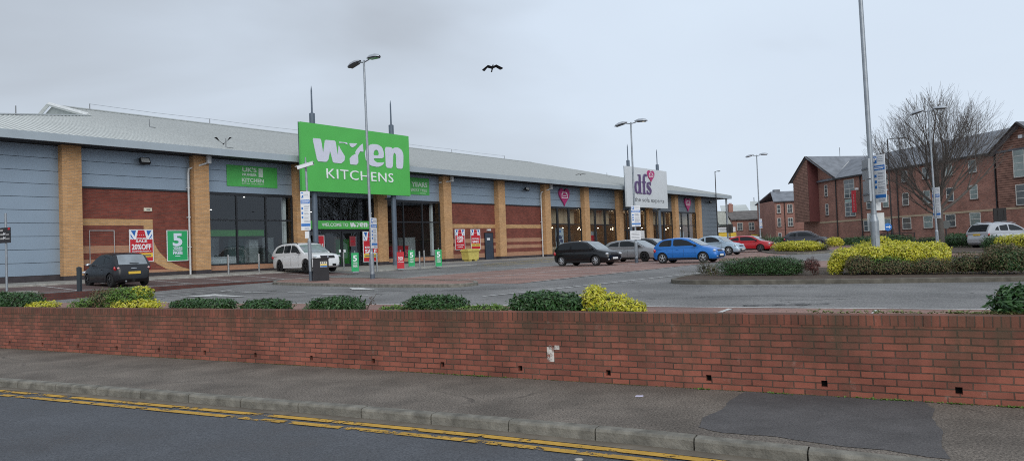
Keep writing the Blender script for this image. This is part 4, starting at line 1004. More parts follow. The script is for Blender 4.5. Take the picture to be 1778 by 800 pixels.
def wheel(parent, x, y, r, side, rimm, spokes=5, wd=.2):
    t = MB(); n = 28; vs = []; fs = []
    prof = [(r*.62, -.5), (r*.70, -.5), (r*.93, -.47), (r, -.36), (r, .36), (r*.93, .47), (r*.70, .5), (r*.62, .5)]
    for i in range(n):
        a = 2*pi*i/n
        for (rr, q) in prof: vs.append((x+rr*cos(a), y+q*wd, r+rr*sin(a)))
    m_ = len(prof)
    for i in range(n):
        for k in range(m_): fs.append((i*m_+k, ((i+1) % n)*m_+k, ((i+1) % n)*m_+(k+1) % m_, i*m_+(k+1) % m_))
    t.add(vs, fs); w = t.build('wheel', RUBBER, parent, smooth=40)
    b = MB(); yo = y+side*wd*.40; yi = y+side*wd*.1
    b.cur = 1; b.cyl((x, yi-side*.01, r), (x, yi, r), r*.63, n=n)
    b.cur = 0
    for k in range(spokes):
        a = 2*pi*k/spokes+.3; c, s_ = cos(a), sin(a)
        for da in (-.13, .13):
            p = (x+c*r*.08, yo, r+s_*r*.08); q = (x+cos(a+da)*r*.62, yo-side*.01, r+sin(a+da)*r*.62); b.cyl(p, q, r*.075, r*.05, 5)
    b.cyl((x, yi, r), (x, yo+side*.012, r), r*.14, n=12)
    vs = []; fs = []
    for i in range(n):
        a = 2*pi*i/n
        for rr, q in ((.585, .40), (.66, .40), (.66, .5), (.62, .505)): vs.append((x+rr*r*cos(a), y+side*q*wd, r+rr*r*sin(a)))
    for i in range(n):
        for k in range(3): fs.append((i*4+k, ((i+1) % n)*4+k, ((i+1) % n)*4+k+1, i*4+k+1))
    b.add(vs, fs); b.build('rim', [rimm, CBLK], w, smooth=40)
def car(label, loc_, rot, L, Wd, H, top, cab, belt, wb, fo, r, pm, windows, ws, rws, rim=ALLOY, spokes=5, bottom=.19, grp=None, plate='TX', plates=(PW, PY), lower=None, head=None, tail=None, lights=1., tumble=.20, roofrails=False, cat='car', extra=None, round_=.16, name='parked_car', grille=None, rearbits=True):
    """x runs from the tail (0) to the nose (L); top/cab are (x, z) profiles of the lower body and of the cabin"""
    R = thing(name, label, cat, loc_, rot, grp or 'cars parked in the car park')
    hw = Wd/2; ox = L/2
    xa = fo_r = L-fo-wb; xf = L-fo   # axles
    def wplan(x):
        u = abs(2*x/L-1); return hw*(1-round_*u**5)
    def zb(x): return bottom+(.10*max(0, 1-x/.25)**2 if x < .25 else 0)+(.06*max(0, 1-(L-x)/.25)**2 if x > L-.25 else 0)
    xs = [0, .015, .05, .11, .2, .32]+[.32+(L-.64)*i/34 for i in range(1, 35)]+[L-.2, L-.11, L-.05, L-.015, L]
    Rw = r*1.15
    for xw in (xa, xf): xs += [xw+Rw*cos(pi*k/14) for k in range(15)]+[xw-Rw-.004, xw+Rw+.004]
    xs = sorted(set(xs))
    def arch(x):
        for xw in (xa, xf):
            if abs(x-xw) <= Rw+.001: return r+sqrt(max(0, Rw*Rw-(x-xw)**2))
        return 0
    def ring(x):
        e0 = min(x, L-x); k = 1-.22*max(0, 1-e0/.14)**2.; w = wplan(x)*(1-.09*max(0, 1-e0/.16)**2)
        zt = sinterp(top, x); z0 = zb(x)+.05*max(0, 1-e0/.1); h = zt-z0
        P = [(0, z0), (.80*w, z0), (.95*w, z0+.05), (.985*w, z0+.22*h), (w, z0+.42*h), (w*.992, z0+.60*h), (.965*w, z0+.80*h), (.925*w, z0+.91*h), (.84*w, z0+.975*h), (.5*w, zt+.012), (0, zt+.022)]
        return P
    def aring(x):
        P = ring(x); za = arch(x)
        if za <= P[0][1]: return P
        out = []
        for i, (y_, z_) in enumerate(P):
            if z_ < za:
                for (a, b_), (c, d) in zip(P[1:], P[2:]):
                    if b_ <= za <= d and d > b_: y2 = a+(c-a)*(za-b_)/(d-b_); break
                else: y2 = y_
                out.append((0 if i == 0 else min(y2, y2*.8 if i == 1 else y2), za))
            else: out.append((y_, z_))
        return out
    def bodyy(x, z):
        P = ring(x)
        for (a, b_), (c, d) in zip(P[1:], P[2:]):
            if b_ <= z <= d and d > b_: return a+(c-a)*(z-b_)/(d-b_)
        return P[3][0]
    vs = []; fs = []; m_ = len(ring(1))
    for x in xs:
        P = aring(x); full = P+[(-a, b_) for a, b_ in reversed(P[1:-1])]
        for a, b_ in full: vs.append((x-ox, a, b_))
    m_ = 2*m_-2
    for i in range(len(xs)-1):
        for k in range(m_): fs.append((i*m_+k, i*m_+(k+1) % m_, (i+1)*m_+(k+1) % m_, (i+1)*m_+k))
    fs += [tuple(range(m_-1, -1, -1)), tuple(range(len(vs)-m_, len(vs)))]
    b = MB().add(vs, fs); body = b.build('body', [pm], R)
    me = body.data
    # cabin joined to the body mesh
    c0, c1 = cab[0][0], cab[-1][0]; bw = hw*.955; zmax = max(z for x, z in cab)
    def cy(z, x):
        e0 = min(x-c0, c1-x)
        return (bw-(z-belt)*tumble*1.15)*(1-.06*max(0, 1-e0/.5)**2)
    def ctop(x): return sinterp(cab, x) if c0+.06 < x < c1-.06 else interp(cab, x)
    n_ = 30; cx_ = [c0+(c1-c0)*(.5-.5*cos(pi*i/n_)) for i in range(n_+1)]
    vs = []; fs = []
    for x in cx_:
        z = max(ctop(x), belt-.11); k = clamp((z-belt)/.25)
        yb = cy(belt, x); yt = cy(z, x)
        P = [(yb*.99, belt-.14), (yb, belt-.0 if z > belt else belt-.13), (cy(max(z-.055*k, belt-.12), x), max(z-.055*k, belt-.12)), (yt-.035, z-.012*k), (yt-.12, z+.006*k), (yt*.5, z+.022*k), (0, z+.028*k)]
        full = P+[(-a, b_) for a, b_ in reversed(P[:-1])]
        for a, b_ in full: vs.append((x-ox, a, b_))
    q_ = 13
    for i in range(n_):
        for k in range(q_): fs.append((i*q_+k, i*q_+(k+1) % q_, (i+1)*q_+(k+1) % q_, (i+1)*q_+k))
    fs += [tuple(range(q_)), tuple(range(len(vs)-1, len(vs)-q_-1, -1))]
    bm = bmesh.new(); bm.from_mesh(me); nv = [bm.verts.new(v) for v in vs]
    for f in fs: bm.faces.new([nv[i] for i in f])
    bmesh.ops.recalc_face_normals(bm, faces=bm.faces); bm.to_mesh(me); bm.free()
    me.polygons.foreach_set('use_smooth', [True]*len(me.polygons)); me.set_sharp_from_angle(angle=radians(32))
    # glass
    for s_ in (-1, 1):
        for wp in windows:
            b = MB(); pts = smooth_poly(wp, 1, .1)
            inner = [(x-ox, s_*(cy(z, x)+.007), z) for x, z in pts]; outer = [(x-ox, s_*(cy(z, x)-.02), z) for x, z in pts]
            n2 = len(pts); b.add(inner+outer, [tuple(range(n2)), tuple(range(2*n2-1, n2-1, -1))]+[(i, (i+1) % n2, n2+(i+1) % n2, n2+i) for i in range(n2)])
            b.build('side_window', CGL, R)
        xsm = [p[0] for w_ in windows for p in w_]
    def screen(x0, x1, nm, m, inset=.09):
        b = MB(); vs = []; fs = []; N_ = 8
        sl = (ctop(x1)-ctop(x0))/(x1-x0); nx, nz = -sl/hypot(1, sl), 1/hypot(1, sl)
        for i in range(N_+1):
            x = x0+(x1-x0)*i/N_; z = ctop(x); k = clamp((z-belt)/.25); yt = cy(z, x)-inset
            for j in range(-4, 5):
                u = j/4; zz = z+(.028-.022*abs(u)**2)*k+.006
                vs.append((x-ox+nx*.012, u*yt, zz+nz*.012))
        for i in range(N_):
            for j in range(8): q = i*9+j; fs.append((q, q+1, q+10, q+9))
        b.add(vs, fs).build(nm, m, R, smooth=60)
    screen(*ws, 'windscreen', CGLW); screen(*rws, 'rear_window', CGLW if rearbits == 2 else CGL, .12)
    # lower trim, seams, handles
    for s_ in (-1, 1):
        b = MB()
        for xx in (extra or {}).get('seams', []):
            zz = [bottom+.12+(belt-.04-bottom-.12)*i/8 for i in range(9)]
            for za, zc in zip(zz, zz[1:]): b.quad((xx-.006-ox, s_*(bodyy(xx, za)+.002), za), (xx+.006-ox, s_*(bodyy(xx, za)+.002), za), (xx+.006-ox, s_*(bodyy(xx, zc)+.002), zc), (xx-.006-ox, s_*(bodyy(xx, zc)+.002), zc))
        if b.v: b.build('door_seam', CBLK, R)
        b = MB(); x0, x1 = xa+r*1.2, xf-r*1.2; z0_ = bottom+.06; vs = []; fs = []
        for i in range(13):
            x = x0+(x1-x0)*i/12
            for z, o_ in ((z0_-.03, .0), (z0_-.03, .012), (z0_+.055, .016), (z0_+.06, .0)): vs.append((x-ox, s_*(bodyy(x, z0_+.04)+o_), z))
        for i in range(12):
            for k in range(3): fs.append((i*4+k, i*4+k+1, i*4+5+k, i*4+4+k))
        b.add(vs, fs); b.build('sill_trim', lower or CBLK, R)
        for xx in (extra or {}).get('handles', []):
            b = MB(); z = belt-.16; b.ell((xx-ox, s_*(bodyy(xx, z)+.012), z), (.09, .018, .018), 8, 5); b.build('door_handle', (extra or {}).get('hm', pm), R, smooth=60)
        if (extra or {}).get('strip'):
            b = MB(); z = bottom+.36; vs = []; fs = []
            for i in range(11):
                x = x0+(x1-x0)*i/10
                for dz, o_ in ((0, 0), (0, .014), (.05, .014), (.05, 0)): vs.append((x-ox, s_*(bodyy(x, z)+o_), z+dz))
            for i in range(10):
                for k in range(3): fs.append((i*4+k, i*4+k+1, i*4+5+k, i*4+4+k))
            b.add(vs, fs).build('side_moulding', pm, R)
        # mirror
        xm = (extra or {}).get('mirror', ws[1]-.30); zm = belt+.05
        b = MB(); b.ell((xm-ox, s_*(hw+.09), zm+.02), (.075, .105, .075), 10, 7); b.cyl((xm-ox+.04, s_*(bw-.04), zm-.04), (xm-ox+.02, s_*(hw+.05), zm), .025, n=6)
        b.build('wing_mirror', (extra or {}).get('mm', pm), R, smooth=60)
    # nose and tail details, wrapped on the body surface
    def front_patch(nm, m, y0, y1, z0, z1, proud=.008, n=10, both=True, end=1, corner=0.):
        for s_ in ((-1, 1) if both else (1,)):
            b = MB(); vs = []; fs = []; nr = 4
            for i in range(n+1):
                y = y0+(y1-y0)*i/n
                for j in range(nr+1):
                    z = z0+(z1-z0)*j/nr; x = surf(y, z, end); vs.append(((x-ox)+end*proud, s_*y*1.006, z))
            for i in range(n):
                for j in range(nr): q = i*(nr+1)+j; fs.append((q, q+nr+1, q+nr+2, q+1))
            b.add(vs, fs).build(nm, m, R, smooth=60)
    def lump(nm, m, y, z, rad, end, sink=.5, tilt=0.):
        for s_ in (-1, 1):
            x = surf(y, z, end)-ox-end*rad[0]*sink; b = MB()
            Rm = Matrix.Rotation(-end*s_*radians(28), 3, 'Z') @ Matrix.Rotation(radians(tilt)*end, 3, 'Y'); b.ell((x, s_*y, z), rad, 12, 8, Rm); b.build(nm, m, R, smooth=60)
    def surf(y, z, end):
        lo, hi = (L*.5, L) if end > 0 else (0, L*.5)
        for _ in range(30):
            mid = (lo+hi)/2; P = ring(mid); inside = P[0][1] <= z <= P[-1][1] and abs(y) <= bodyy(mid, z)
            if end > 0:
                if inside: lo = mid
                else: hi = mid
            else:
                if inside: hi = mid
                else: lo = mid
        return (lo+hi)/2
    hz = head or (.60, .74, .42); lump('headlight', HL, hw*.74, (hz[0]+hz[1])/2, (.10, .21, (hz[1]-hz[0])*.50), 1, .78)
    g = grille or (.62, .72, .36, .44); front_patch('grille', CBLK, -g[2]*hw*1.2, g[2]*hw*1.2, g[0], g[1], .010, both=False)
    front_patch('air_intake', CBLK, -.55*hw, .55*hw, bottom+.09, bottom+.22, .010, both=False)
    front_patch('fog_light', HL, .66*hw, .80*hw, bottom+.13, bottom+.19, .012)
    tz = tail or (.66, .86, .60); lump('taillight', TL, hw*.84, (tz[0]+tz[1])/2, (.07, .13, (tz[1]-tz[0])*.62), -1, .72)
    b = MB(); xn = surf(0, .40, 1)-ox+.02; b.box(xn, xn+.012, -.26, .26, .36, .47); b.build('number_plate', plates[0], R)
    zp = (extra or {}).get('plate_z', .55); xn = min(surf(0, zp, -1), surf(0, zp+.1, -1))-ox-.02; b = MB(); b.box(xn-.012, xn, -.26, .26, zp, zp+.11); rpz = b.build('number_plate', plates[1], R)
    # underbody floor pan
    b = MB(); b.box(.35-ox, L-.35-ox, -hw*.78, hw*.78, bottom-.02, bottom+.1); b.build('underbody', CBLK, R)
    for xw in (xa, xf):
        for s_ in (-1, 1): wheel(R, xw-ox, s_*(hw-.125), r, s_, rim, spokes)
    if roofrails:
        for s_ in (-1, 1):
            b = MB(); x0, x1 = cab[0][0]+.6, ws[0]-.1; pts = [(x0+(x1-x0)*i/8-ox, s_*(cy(ctop(x0+(x1-x0)*i/8), x0+(x1-x0)*i/8)-.07), ctop(x0+(x1-x0)*i/8)+.055) for i in range(9)]
            b.tube(pts, .018, 6); b.build('roof_rail', (extra or {}).get('rr', CHROME), R)
    return R, dict(surf=surf, ox=ox, hw=hw, ctop=ctop, cy=cy, patch=front_patch)
HATCH = lambda L, b, hb, tz=.86: [(0, .66), (.03, .84), (.10, b-.02), (.5, b), (L-1.15, b), (L-.9, hb+.09), (L-.5, hb+.02), (L-.22, hb-.05), (L-.08, hb-.12), (L-.02, hb-.20), (L, hb-.28)]
def yaw_from_px(xa, ya, xb, yb, fn=None):
    """heading of the line from ground pixel a (rear wheel) to ground pixel b (front wheel)"""
    A, B = gnd(xa, ya, fn), gnd(xb, yb, fn); return A, B, atan2(B.y-A.y, B.x-A.x)
def put(cx, cy_, heading): return (cx, cy_, G(cx, cy_)+.02), heading
carkw = []
# black hatchback (right row)
def place(ppx, Y, heading, z=None):
    d = ray(ppx, 440); X = d.x*Y/d.y; return (X, Y, (G(X, Y) if z is None else z)+.014), heading
l_, h_ = place(1019, 43.2, radians(-41))
car('black three door hatchback with silver alloys, nearest of the right hand cars', l_, h_, 3.97, 1.68, 1.46, HATCH(3.97, .93, .86), [(.12, .93), (.22, 1.12), (.42, 1.33), (.8, 1.41), (1.5, 1.455), (2.1, 1.44), (2.45, 1.37), (3.22, .90)], .93, 2.47, .84, .305, paint('black', (.004, .0045, .006), rough=.22),
    [[(.42, 1.05), (.55, 1.24), (.75, 1.32), (1.3, 1.36), (1.3, .99), (.5, .97)], [(1.42, .985), (1.42, 1.36), (2.05, 1.36), (2.42, 1.27), (2.88, .99)]], (2.42, 3.18), (.16, .40), spokes=7, extra=dict(seams=[1.36, 2.72], handles=[1.62], mm=CBLK))
# silver hatchback
l_, h_ = place(1102, 47.5, radians(-40))
CS = car('silver five door hatchback with dark alloys behind the lamp post', l_, h_, 4.06, 1.72, 1.43, HATCH(4.06, .93, .88), [(.12, .95), (.25, 1.15), (.5, 1.31), (1.0, 1.39), (1.6, 1.43), (2.1, 1.41), (2.45, 1.34), (3.25, .92)], .94, 2.54, .85, .315, paint('silver', (.27, .275, .29), .35), 
    [[(.5, 1.04), (.66, 1.2), (1.3, 1.32), (1.3, 1.0)], [(1.4, .995), (1.4, 1.33), (2.05, 1.34), (2.4, 1.25), (2.9, .99)]], (2.44, 3.2), (.16, .45), rim=ALLOYD, extra=dict(seams=[1.35, 2.0, 2.8], handles=[1.05, 1.75], mm=CBLK))
# dark hatchback behind
l_, h_ = place(1131, 53, radians(-40))
car('dark grey hatchback mostly hidden between the silver and the blue hatchbacks', l_, h_, 4.05, 1.72, 1.50, HATCH(4.05, .93, .88), [(.12, .95), (.25, 1.18), (.5, 1.36), (1.0, 1.46), (1.6, 1.50), (2.1, 1.48), (2.45, 1.40), (3.25, .92)], .94, 2.5, .85, .31, paint('charcoal', (.035, .038, .043), .3),
    [[(.5, 1.04), (.66, 1.25), (1.3, 1.38), (1.3, 1.0)], [(1.4, .995), (1.4, 1.39), (2.05, 1.40), (2.4, 1.30), (2.9, .99)]], (2.44, 3.2), (.16, .45), extra=dict(seams=[1.35, 2.8], handles=[1.05, 1.75], mm=CBLK))
# blue hatchback
l_, h_ = place(1196, 41.6, radians(-36))
BC = car('bright blue five door hatchback with silver alloys and side moulding', l_, h_, 3.84, 1.66, 1.43, [(0, .62), (.03, .78), (.12, .90), (.5, .93), (2.65, .93), (2.9, .95), (3.3, .87), (3.6, .77), (3.76, .68), (3.82, .60), (3.84, .52)], [(.10, .92), (.2, 1.08), (.42, 1.30), (.75, 1.38), (1.3, 1.43), (1.8, 1.425), (2.2, 1.34), (3.0, .93)], .92, 2.44, .78, .30, paint('blue', (.010, .15, .50), .15),
    [[(.42, 1.02), (.52, 1.2), (.7, 1.30), (1.2, 1.345), (1.2, .975), (.5, .965)], [(1.31, .97), (1.31, 1.35), (1.78, 1.35), (2.14, 1.26), (2.66, .985)]], (2.18, 2.95), (.14, .38), spokes=5, extra=dict(seams=[1.26, 1.95, 2.62], handles=[.95, 1.55], strip=True, mm=CBLK), head=(.60, .74, .42), tail=(.64, .84, .72))
# pale blue rounded two door car
l_, h_ = place(1246, 56.0, radians(-40))
car('pale blue rounded two door car with domed roof between blue and red cars', l_, h_, 4.08, 1.72, 1.5, [(0, .48), (.06, .66), (.3, .88), (.8, .97), (2.9, .97), (3.3, .94), (3.65, .86), (3.9, .72), (4.03, .58), (4.08, .48)], [(.28, .93), (.5, 1.10), (.8, 1.30), (1.2, 1.44), (1.65, 1.50), (2.1, 1.46), (2.45, 1.35), (3.05, .97)], .96, 2.51, .80, .32, paint('pale_blue', (.33, .43, .52), .3),
    [[(.95, 1.02), (1.05, 1.22), (1.3, 1.37), (1.36, 1.0)], [(1.46, 1.0), (1.44, 1.40), (1.9, 1.42), (2.3, 1.31), (2.72, 1.02)]], (2.42, 3.0), (.34, .9), spokes=6, extra=dict(seams=[1.3, 2.75], handles=[1.55]), head=(.66, .80, .5), round_=.26)
# red three door hatchback
l_, h_ = place(1303, 62.5, radians(-37))
car('bright red three door hatchback with grey alloys by the far yellow shrubs', l_, h_, 3.95, 1.74, 1.42, HATCH(3.95, .93, .87), [(.10, .93), (.25, 1.12), (.5, 1.28), (1.0, 1.38), (1.5, 1.415), (2.1, 1.39), (2.45, 1.32), (3.15, .92)], .93, 2.47, .84, .32, paint('red', (.42, .008, .015)),
    [[(.48, 1.02), (.66, 1.18), (1.25, 1.31), (1.3, .99)], [(1.42, .985), (1.38, 1.33), (2.05, 1.32), (2.4, 1.24), (2.85, .99)]], (2.42, 3.1), (.14, .45), rim=mat('alloy_grey', (.13, .13, .14), .35, .4), spokes=5, extra=dict(seams=[1.36, 2.72], handles=[1.62], mm=CBLK))
# dark crossover far right
l_, h_ = place(1402, 76.0, radians(-32))
car('dark grey crossover with silver roof rails parked by the clad brick gable', l_, h_, 4.5, 1.85, 1.64, [(0, .70), (.05, .95), (.18, 1.05), (.6, 1.07), (3.1, 1.06), (3.5, 1.04), (4.0, 1.0), (4.3, .92), (4.44, .80), (4.5, .62)], [(.10, 1.06), (.3, 1.32), (.65, 1.55), (1.1, 1.62), (1.8, 1.64), (2.4, 1.59), (2.8, 1.48), (3.55, 1.05)], 1.06, 2.67, .9, .35, paint('graphite', (.05, .053, .062), .4),
    [[(.6, 1.16), (.8, 1.40), (1.4, 1.50), (1.4, 1.12)], [(1.5, 1.12), (1.5, 1.51), (2.3, 1.50), (2.7, 1.38), (3.15, 1.12)]], (2.8, 3.5), (.14, .6), roofrails=True, extra=dict(seams=[1.45, 3.0], handles=[1.2, 2.1]), tail=(.80, .98, .5), bottom=.24)
# silver crossover on the right, seen from behind
l_, h_ = place(1742, 47.2, radians(15), z=.70)
MK = car('silver crossover seen from behind beyond the yellow shrubs at the right edge', l_, h_, 4.28, 1.78, 1.66, [(0, .60), (.04, .85), (.12, 1.05), (.6, 1.08), (2.9, 1.06), (3.3, 1.04), (3.8, .98), (4.1, .88), (4.23, .74), (4.28, .58)], [(.06, 1.06), (.22, 1.35), (.45, 1.56), (.9, 1.63), (1.7, 1.66), (2.2, 1.61), (2.6, 1.48), (3.4, 1.04)], 1.06, 2.55, .88, .345, paint('bright_silver', (.45, .47, .50), .35),
    [[(.62, 1.18), (.8, 1.36), (.95, 1.42), (.95, 1.15)], [(1.05, 1.15), (1.05, 1.46), (1.7, 1.52), (1.7, 1.13)], [(1.8, 1.13), (1.8, 1.52), (2.2, 1.49), (2.6, 1.36), (3.0, 1.12)]], (2.6, 3.35), (.08, .42), roofrails=True, extra=dict(seams=[1.0, 1.75, 2.95], handles=[1.3, 2.05], plate_z=.86), lower=mat('trim_grey', (.12, .12, .125), .6), tail=(.80, 1.0, .62), bottom=.24)
b = MB(); x_ = MK[1]['surf'](0, .5, -1)-MK[1]['ox']-.03; b.box(x_, x_+.05, -.55, .55, .42, .62); b.build('rear_bumper_guard', mat('trim_silver', (.4, .4, .41), .4), MK[0])
# white SUV
l_, h_ = place(530, 43.2, radians(-43))
SV = car('large white off-road car parked before the kitchen shop behind the black bin', l_, h_, 4.88, 1.94, 1.76, [(0, .72), (.05, 1.0), (.18, 1.12), (.6, 1.14), (3.2, 1.13), (3.6, 1.15), (4.2, 1.10), (4.65, 1.04), (4.83, .94), (4.88, .70)], [(.10, 1.10), (.28, 1.38), (.6, 1.62), (1.0, 1.71), (2.0, 1.75), (2.7, 1.71), (3.0, 1.60), (3.75, 1.12)], 1.13, 2.93, .90, .385, paint('white', (.70, .71, .72)),
    [[(.55, 1.24), (.75, 1.50), (1.2, 1.6), (1.5, 1.62), (1.5, 1.19), (.6, 1.19)], [(1.56, 1.19), (1.56, 1.62), (2.3, 1.62), (2.3, 1.18)], [(2.37, 1.18), (2.37, 1.62), (2.65, 1.60), (2.95, 1.50), (3.4, 1.19)]], (3.0, 3.7), (.14, .55), rim=ALLOYD, roofrails=True, extra=dict(seams=[1.5, 2.4, 3.25], handles=[1.75, 2.65], mm=CBLK, rr=CBLK), lower=paint('white', (.70, .71, .72)), head=(.84, .97, .5), grille=(.80, .96, .40), bottom=.26, tail=(.85, 1.03, .6))
for s_ in (-1, 1): 
    b = MB(); x_ = SV[1]['surf'](.75, .5, 1)-SV[1]['ox']; b.ell((x_-.03, s_*.70, .50), (.04, .13, .09), 10, 6); b.build('side_vent', CBLK, SV[0], smooth=60)
b = MB(); x_ = SV[1]['surf'](0, .88, 1)-SV[1]['ox']; b.box(x_-.02, x_+.03, -.035, .035, .80, .97); b.build('grille_divider', CHROME, SV[0])
# black hatchback at the left, seen from behind (rear three quarter)
l_, h_ = place(201, 33.2, radians(142), z=.76)
KA = car('small black hatchback seen from behind, parked alone by the brick bay with posters', l_, h_, 3.62, 1.66, 1.50, [(0, .60), (.03, .84), (.08, .95), (.6, .96), (2.4, .94), (2.75, .93), (3.1, .88), (3.4, .77), (3.57, .64), (3.62, .5)], [(.08, .92), (.20, 1.12), (.42, 1.38), (.75, 1.46), (1.25, 1.50), (1.75, 1.47), (2.05, 1.38), (2.85, .93)], .94, 2.30, .70, .295, paint('soft_black', (.010, .011, .014)),
    [[(.62, 1.08), (.75, 1.3), (1.0, 1.38), (1.12, 1.39), (1.12, 1.02)], [(1.22, 1.0), (1.22, 1.39), (1.7, 1.38), (2.02, 1.28), (2.5, .99)]], (2.05, 2.8), (.10, .44), rim=ALLOYD, spokes=6, extra=dict(seams=[1.17, 2.45], handles=[1.4], plate_z=.55, mm=CHROME), tail=(.72, .90, .66), rearbits=2, round_=.2)
for s_ in (-1, 1):
    b = MB(); x_ = KA[1]['surf'](.66, .82, -1)-KA[1]['ox']; b.ell((x_-.045, s_*.655, .82), (.03, .05, .045), 12, 8); tl = b.build('taillight', TLC, KA[0], smooth=60)
b = MB(); x_ = KA[1]['surf'](0, .85, -1)-KA[1]['ox']; b.ell((x_-.012, 0, .80), (.02, .14, .022), 10, 6); b.build('tailgate_handle', CHROME, KA[0])
b = MB(); b.tube([(KA[1]['surf'](0, .9, -1)-KA[1]['ox']-.01, -.22, 1.02), (KA[1]['surf'](0, .9, -1)-KA[1]['ox']+.03, .15, 1.03)], .014, 5); b.build('wiper', CBLK, KA[0])
b = MB(); b.cyl((.02-KA[1]['ox'], .35, .24), (.2-KA[1]['ox'], .35, .24), .035, n=10); b.build('exhaust', CHROME, KA[0])
# ================================================================ STREET FURNITURE
def lamp(label, px, py_base_guess, Y, H, yaw, lean=0., signs=True, kind='double', grp='tall galvanised car park lamp posts', sgn=None):
    d = ray(px, py_base_guess); X = d.x*Y/d.y; z = Gl(X, Y)
    r = thing('street_lamp', label, 'lamp post', (X, Y, z), yaw, grp); r.rotation_euler.y = lean
    b = MB(); b.cyl((0, 0, 0), (0, 0, 1.25), .105, n=14); b.cyl((0, 0, 1.25), (0, 0, 1.36), .105, .07, 14); b.cyl((0, 0, 1.36), (0, 0, H), .07, .048, 14); b.build('post', STEEL, r, smooth=40)
    b = MB(); b.box(-.055, .055, -.109, -.09, .45, 1.0); b.build('access_door', STEEL, r)
    b = MB(); b.cyl((0, 0, 0), (0, 0, .32), .111, n=14); b.build('base_band', STEELD, r)
    for s_ in (-1, 1):
        b = MB(); b.tube([(0, 0, H-.1), (s_*.35, 0, H-.03)], .03, 8); b.build('arm', STEEL, r)
        b = MB(); vs = []; fs = []; n = 12; st = [(.24, .06, .04), (.33, .13, .08), (.52, .20, .14), (.78, .21, .15), (.97, .15, .11), (1.06, .05, .04)]
        for (u, w, h) in st:
            for i in range(n+1):
                a = pi*i/n; vs.append((s_*u, w*cos(a), H+.02-.14*(u-.24)*(1.6 if s_ < 0 else .4)+h*sin(a)*1.1))
        for i in range(len(st)-1):
            for k in range(n): fs.append((i*(n+1)+k, i*(n+1)+k+1, (i+1)*(n+1)+k+1, (i+1)*(n+1)+k))
            fs.append((i*(n+1), (i+1)*(n+1), (i+1)*(n+1)+n, i*(n+1)+n))
        b.add(vs, fs); hd = b.build('lamp_head', mat('lamp_shell', (.38, .41, .45), .35, .2), r, smooth=60)
        b = MB(); kk = 1.6 if s_ < 0 else .4; b.prism([(s_*.40, H-.03-.14*.16*kk), (s_*.95, H-.03-.14*.71*kk), (s_*.95, H+.015-.14*.71*kk), (s_*.40, H+.015-.14*.16*kk)], lambda u, v, w: (u, w, v), -.14, .14); b.build('lens', mat('lamp_lens', (.05, .055, .06), .1), hd)
    return r
def infosign(px, top, bot, X, Y, z0, z1, w, label, yaw, style=0, side=0.):
    r = thing('parking_sign', label, 'sign', (X, Y, z0), yaw, 'white and blue parking notice boards on posts')
    h = z1-z0; b = MB(); b.box(-w/2, w/2, -.15, -.13, 0, h); b.build('panel', WHITE, r)
    b = MB(); 
    for z in (.25*h, .75*h): b.box(-.1, .1, -.13, .08, z, z+.04)
    b.build('bracket', STEEL, r)
    bm_ = PBLUE if style == 0 else mat('parking_violet', (.08, .10, .35), .5)
    bands = ((.0, .055, .0, .0), (.68, .78, 1, 1), (.10, .17, 1, 1)) if style == 0 else ((.66, .84, 1, 1), (.02, .12, 1, 1))
    for a, c, *_ in bands[(1 if style == 0 else 0):]: b = MB(); b.box(-w/2+.01, w/2-.01, -.156, -.151, a*h, c*h); b.build('blue_band', bm_, r)
    if style == 0:
        b = MB(); b.box(-w*.44, -w*.18, -.156, -.151, .83*h, .97*h); b.build('parking_symbol', PBLUE, r)
        for k in (.56, .44, .33): b = MB(); b.box(-w*.42, -w*.24, -.156, -.151, (k-.03)*h, (k+.03)*h); b.build('pictogram', PBLUE, r)
    if style == 0: text('P', 'lettering', WHITER, r, -w*.31, .855*h, .09*h, y=-.157, bold=.006)
    b = MB()
    rows = [.95, .91, .87] + [.62, .60, .56, .54, .50, .44, .42, .38, .33, .31, .28, .24, .21, .07, .05, .03]
    for k in rows: b.box(-w*.14, w*(.28+.16*random.random()), -.1555, -.151, k*h-.008, k*h+.006)
    b.build('small_print', mat('print_grey', (.3, .33, .38), .6), r)
    b = MB(); b.box(-w*.4, w*.42, -.158, -.1565, .735*h, .75*h); b.box(-w*.4, w*.35, -.158, -.1565, .705*h, .72*h); b.build('small_print', WHITER, r)
    return r
# lamp with two oval heads left of centre
Lp = lamp('tall double headed lamp post standing before the green kitchen sign', 647, 487, 33.2, 10.25, radians(-36), lean=-.012)
z_ = Lp.location.z; infosign(0, 0, 0, Lp.location.x, Lp.location.y, z_+1.5, z_+2.9, .62, 'edge-on parking notice on the lamp post before the red poster', radians(76))
Lp2 = lamp('tall double headed lamp post in front of the silver sofa shop sign', 1105.5, 457, 44.6, 8.75, radians(-27))
z_ = Lp2.location.z; infosign(0, 0, 0, Lp2.location.x+.05, Lp2.location.y, z_+2.25, z_+3.55, .56, 'parking notice on the lamp post among the right hand cars', radians(0))
r = thing('notice_plate', 'white square notice plate low on the lamp post by the silver hatchback', 'sign', (Lp2.location.x-.02, Lp2.location.y, z_+1.45), 0)
b = MB(); b.box(-.32, .32, -.13, -.115, 0, .55); b.build('panel', WHITE, r); b = MB()
for k in range(5): b.box(-.25, .25, -.134, -.1305, .08+k*.09, .10+k*.09)
b.build('small_print', GREYT, r)
Lp3 = lamp('slim double headed lamp post by the spiky plant and red car', 1321, 425, 70., 9.25, radians(-20))
z_ = Lp3.location.z; infosign(0, 0, 0, Lp3.location.x, Lp3.location.y, z_+2.1, z_+3.0, .32, 'small parking notice on the lamp post by the spiky plant', radians(20))
Lp4 = lamp('double headed lamp post in front of the bare tree', 1628, 425, 46.5, 9.15, radians(-38), lean=-.012)
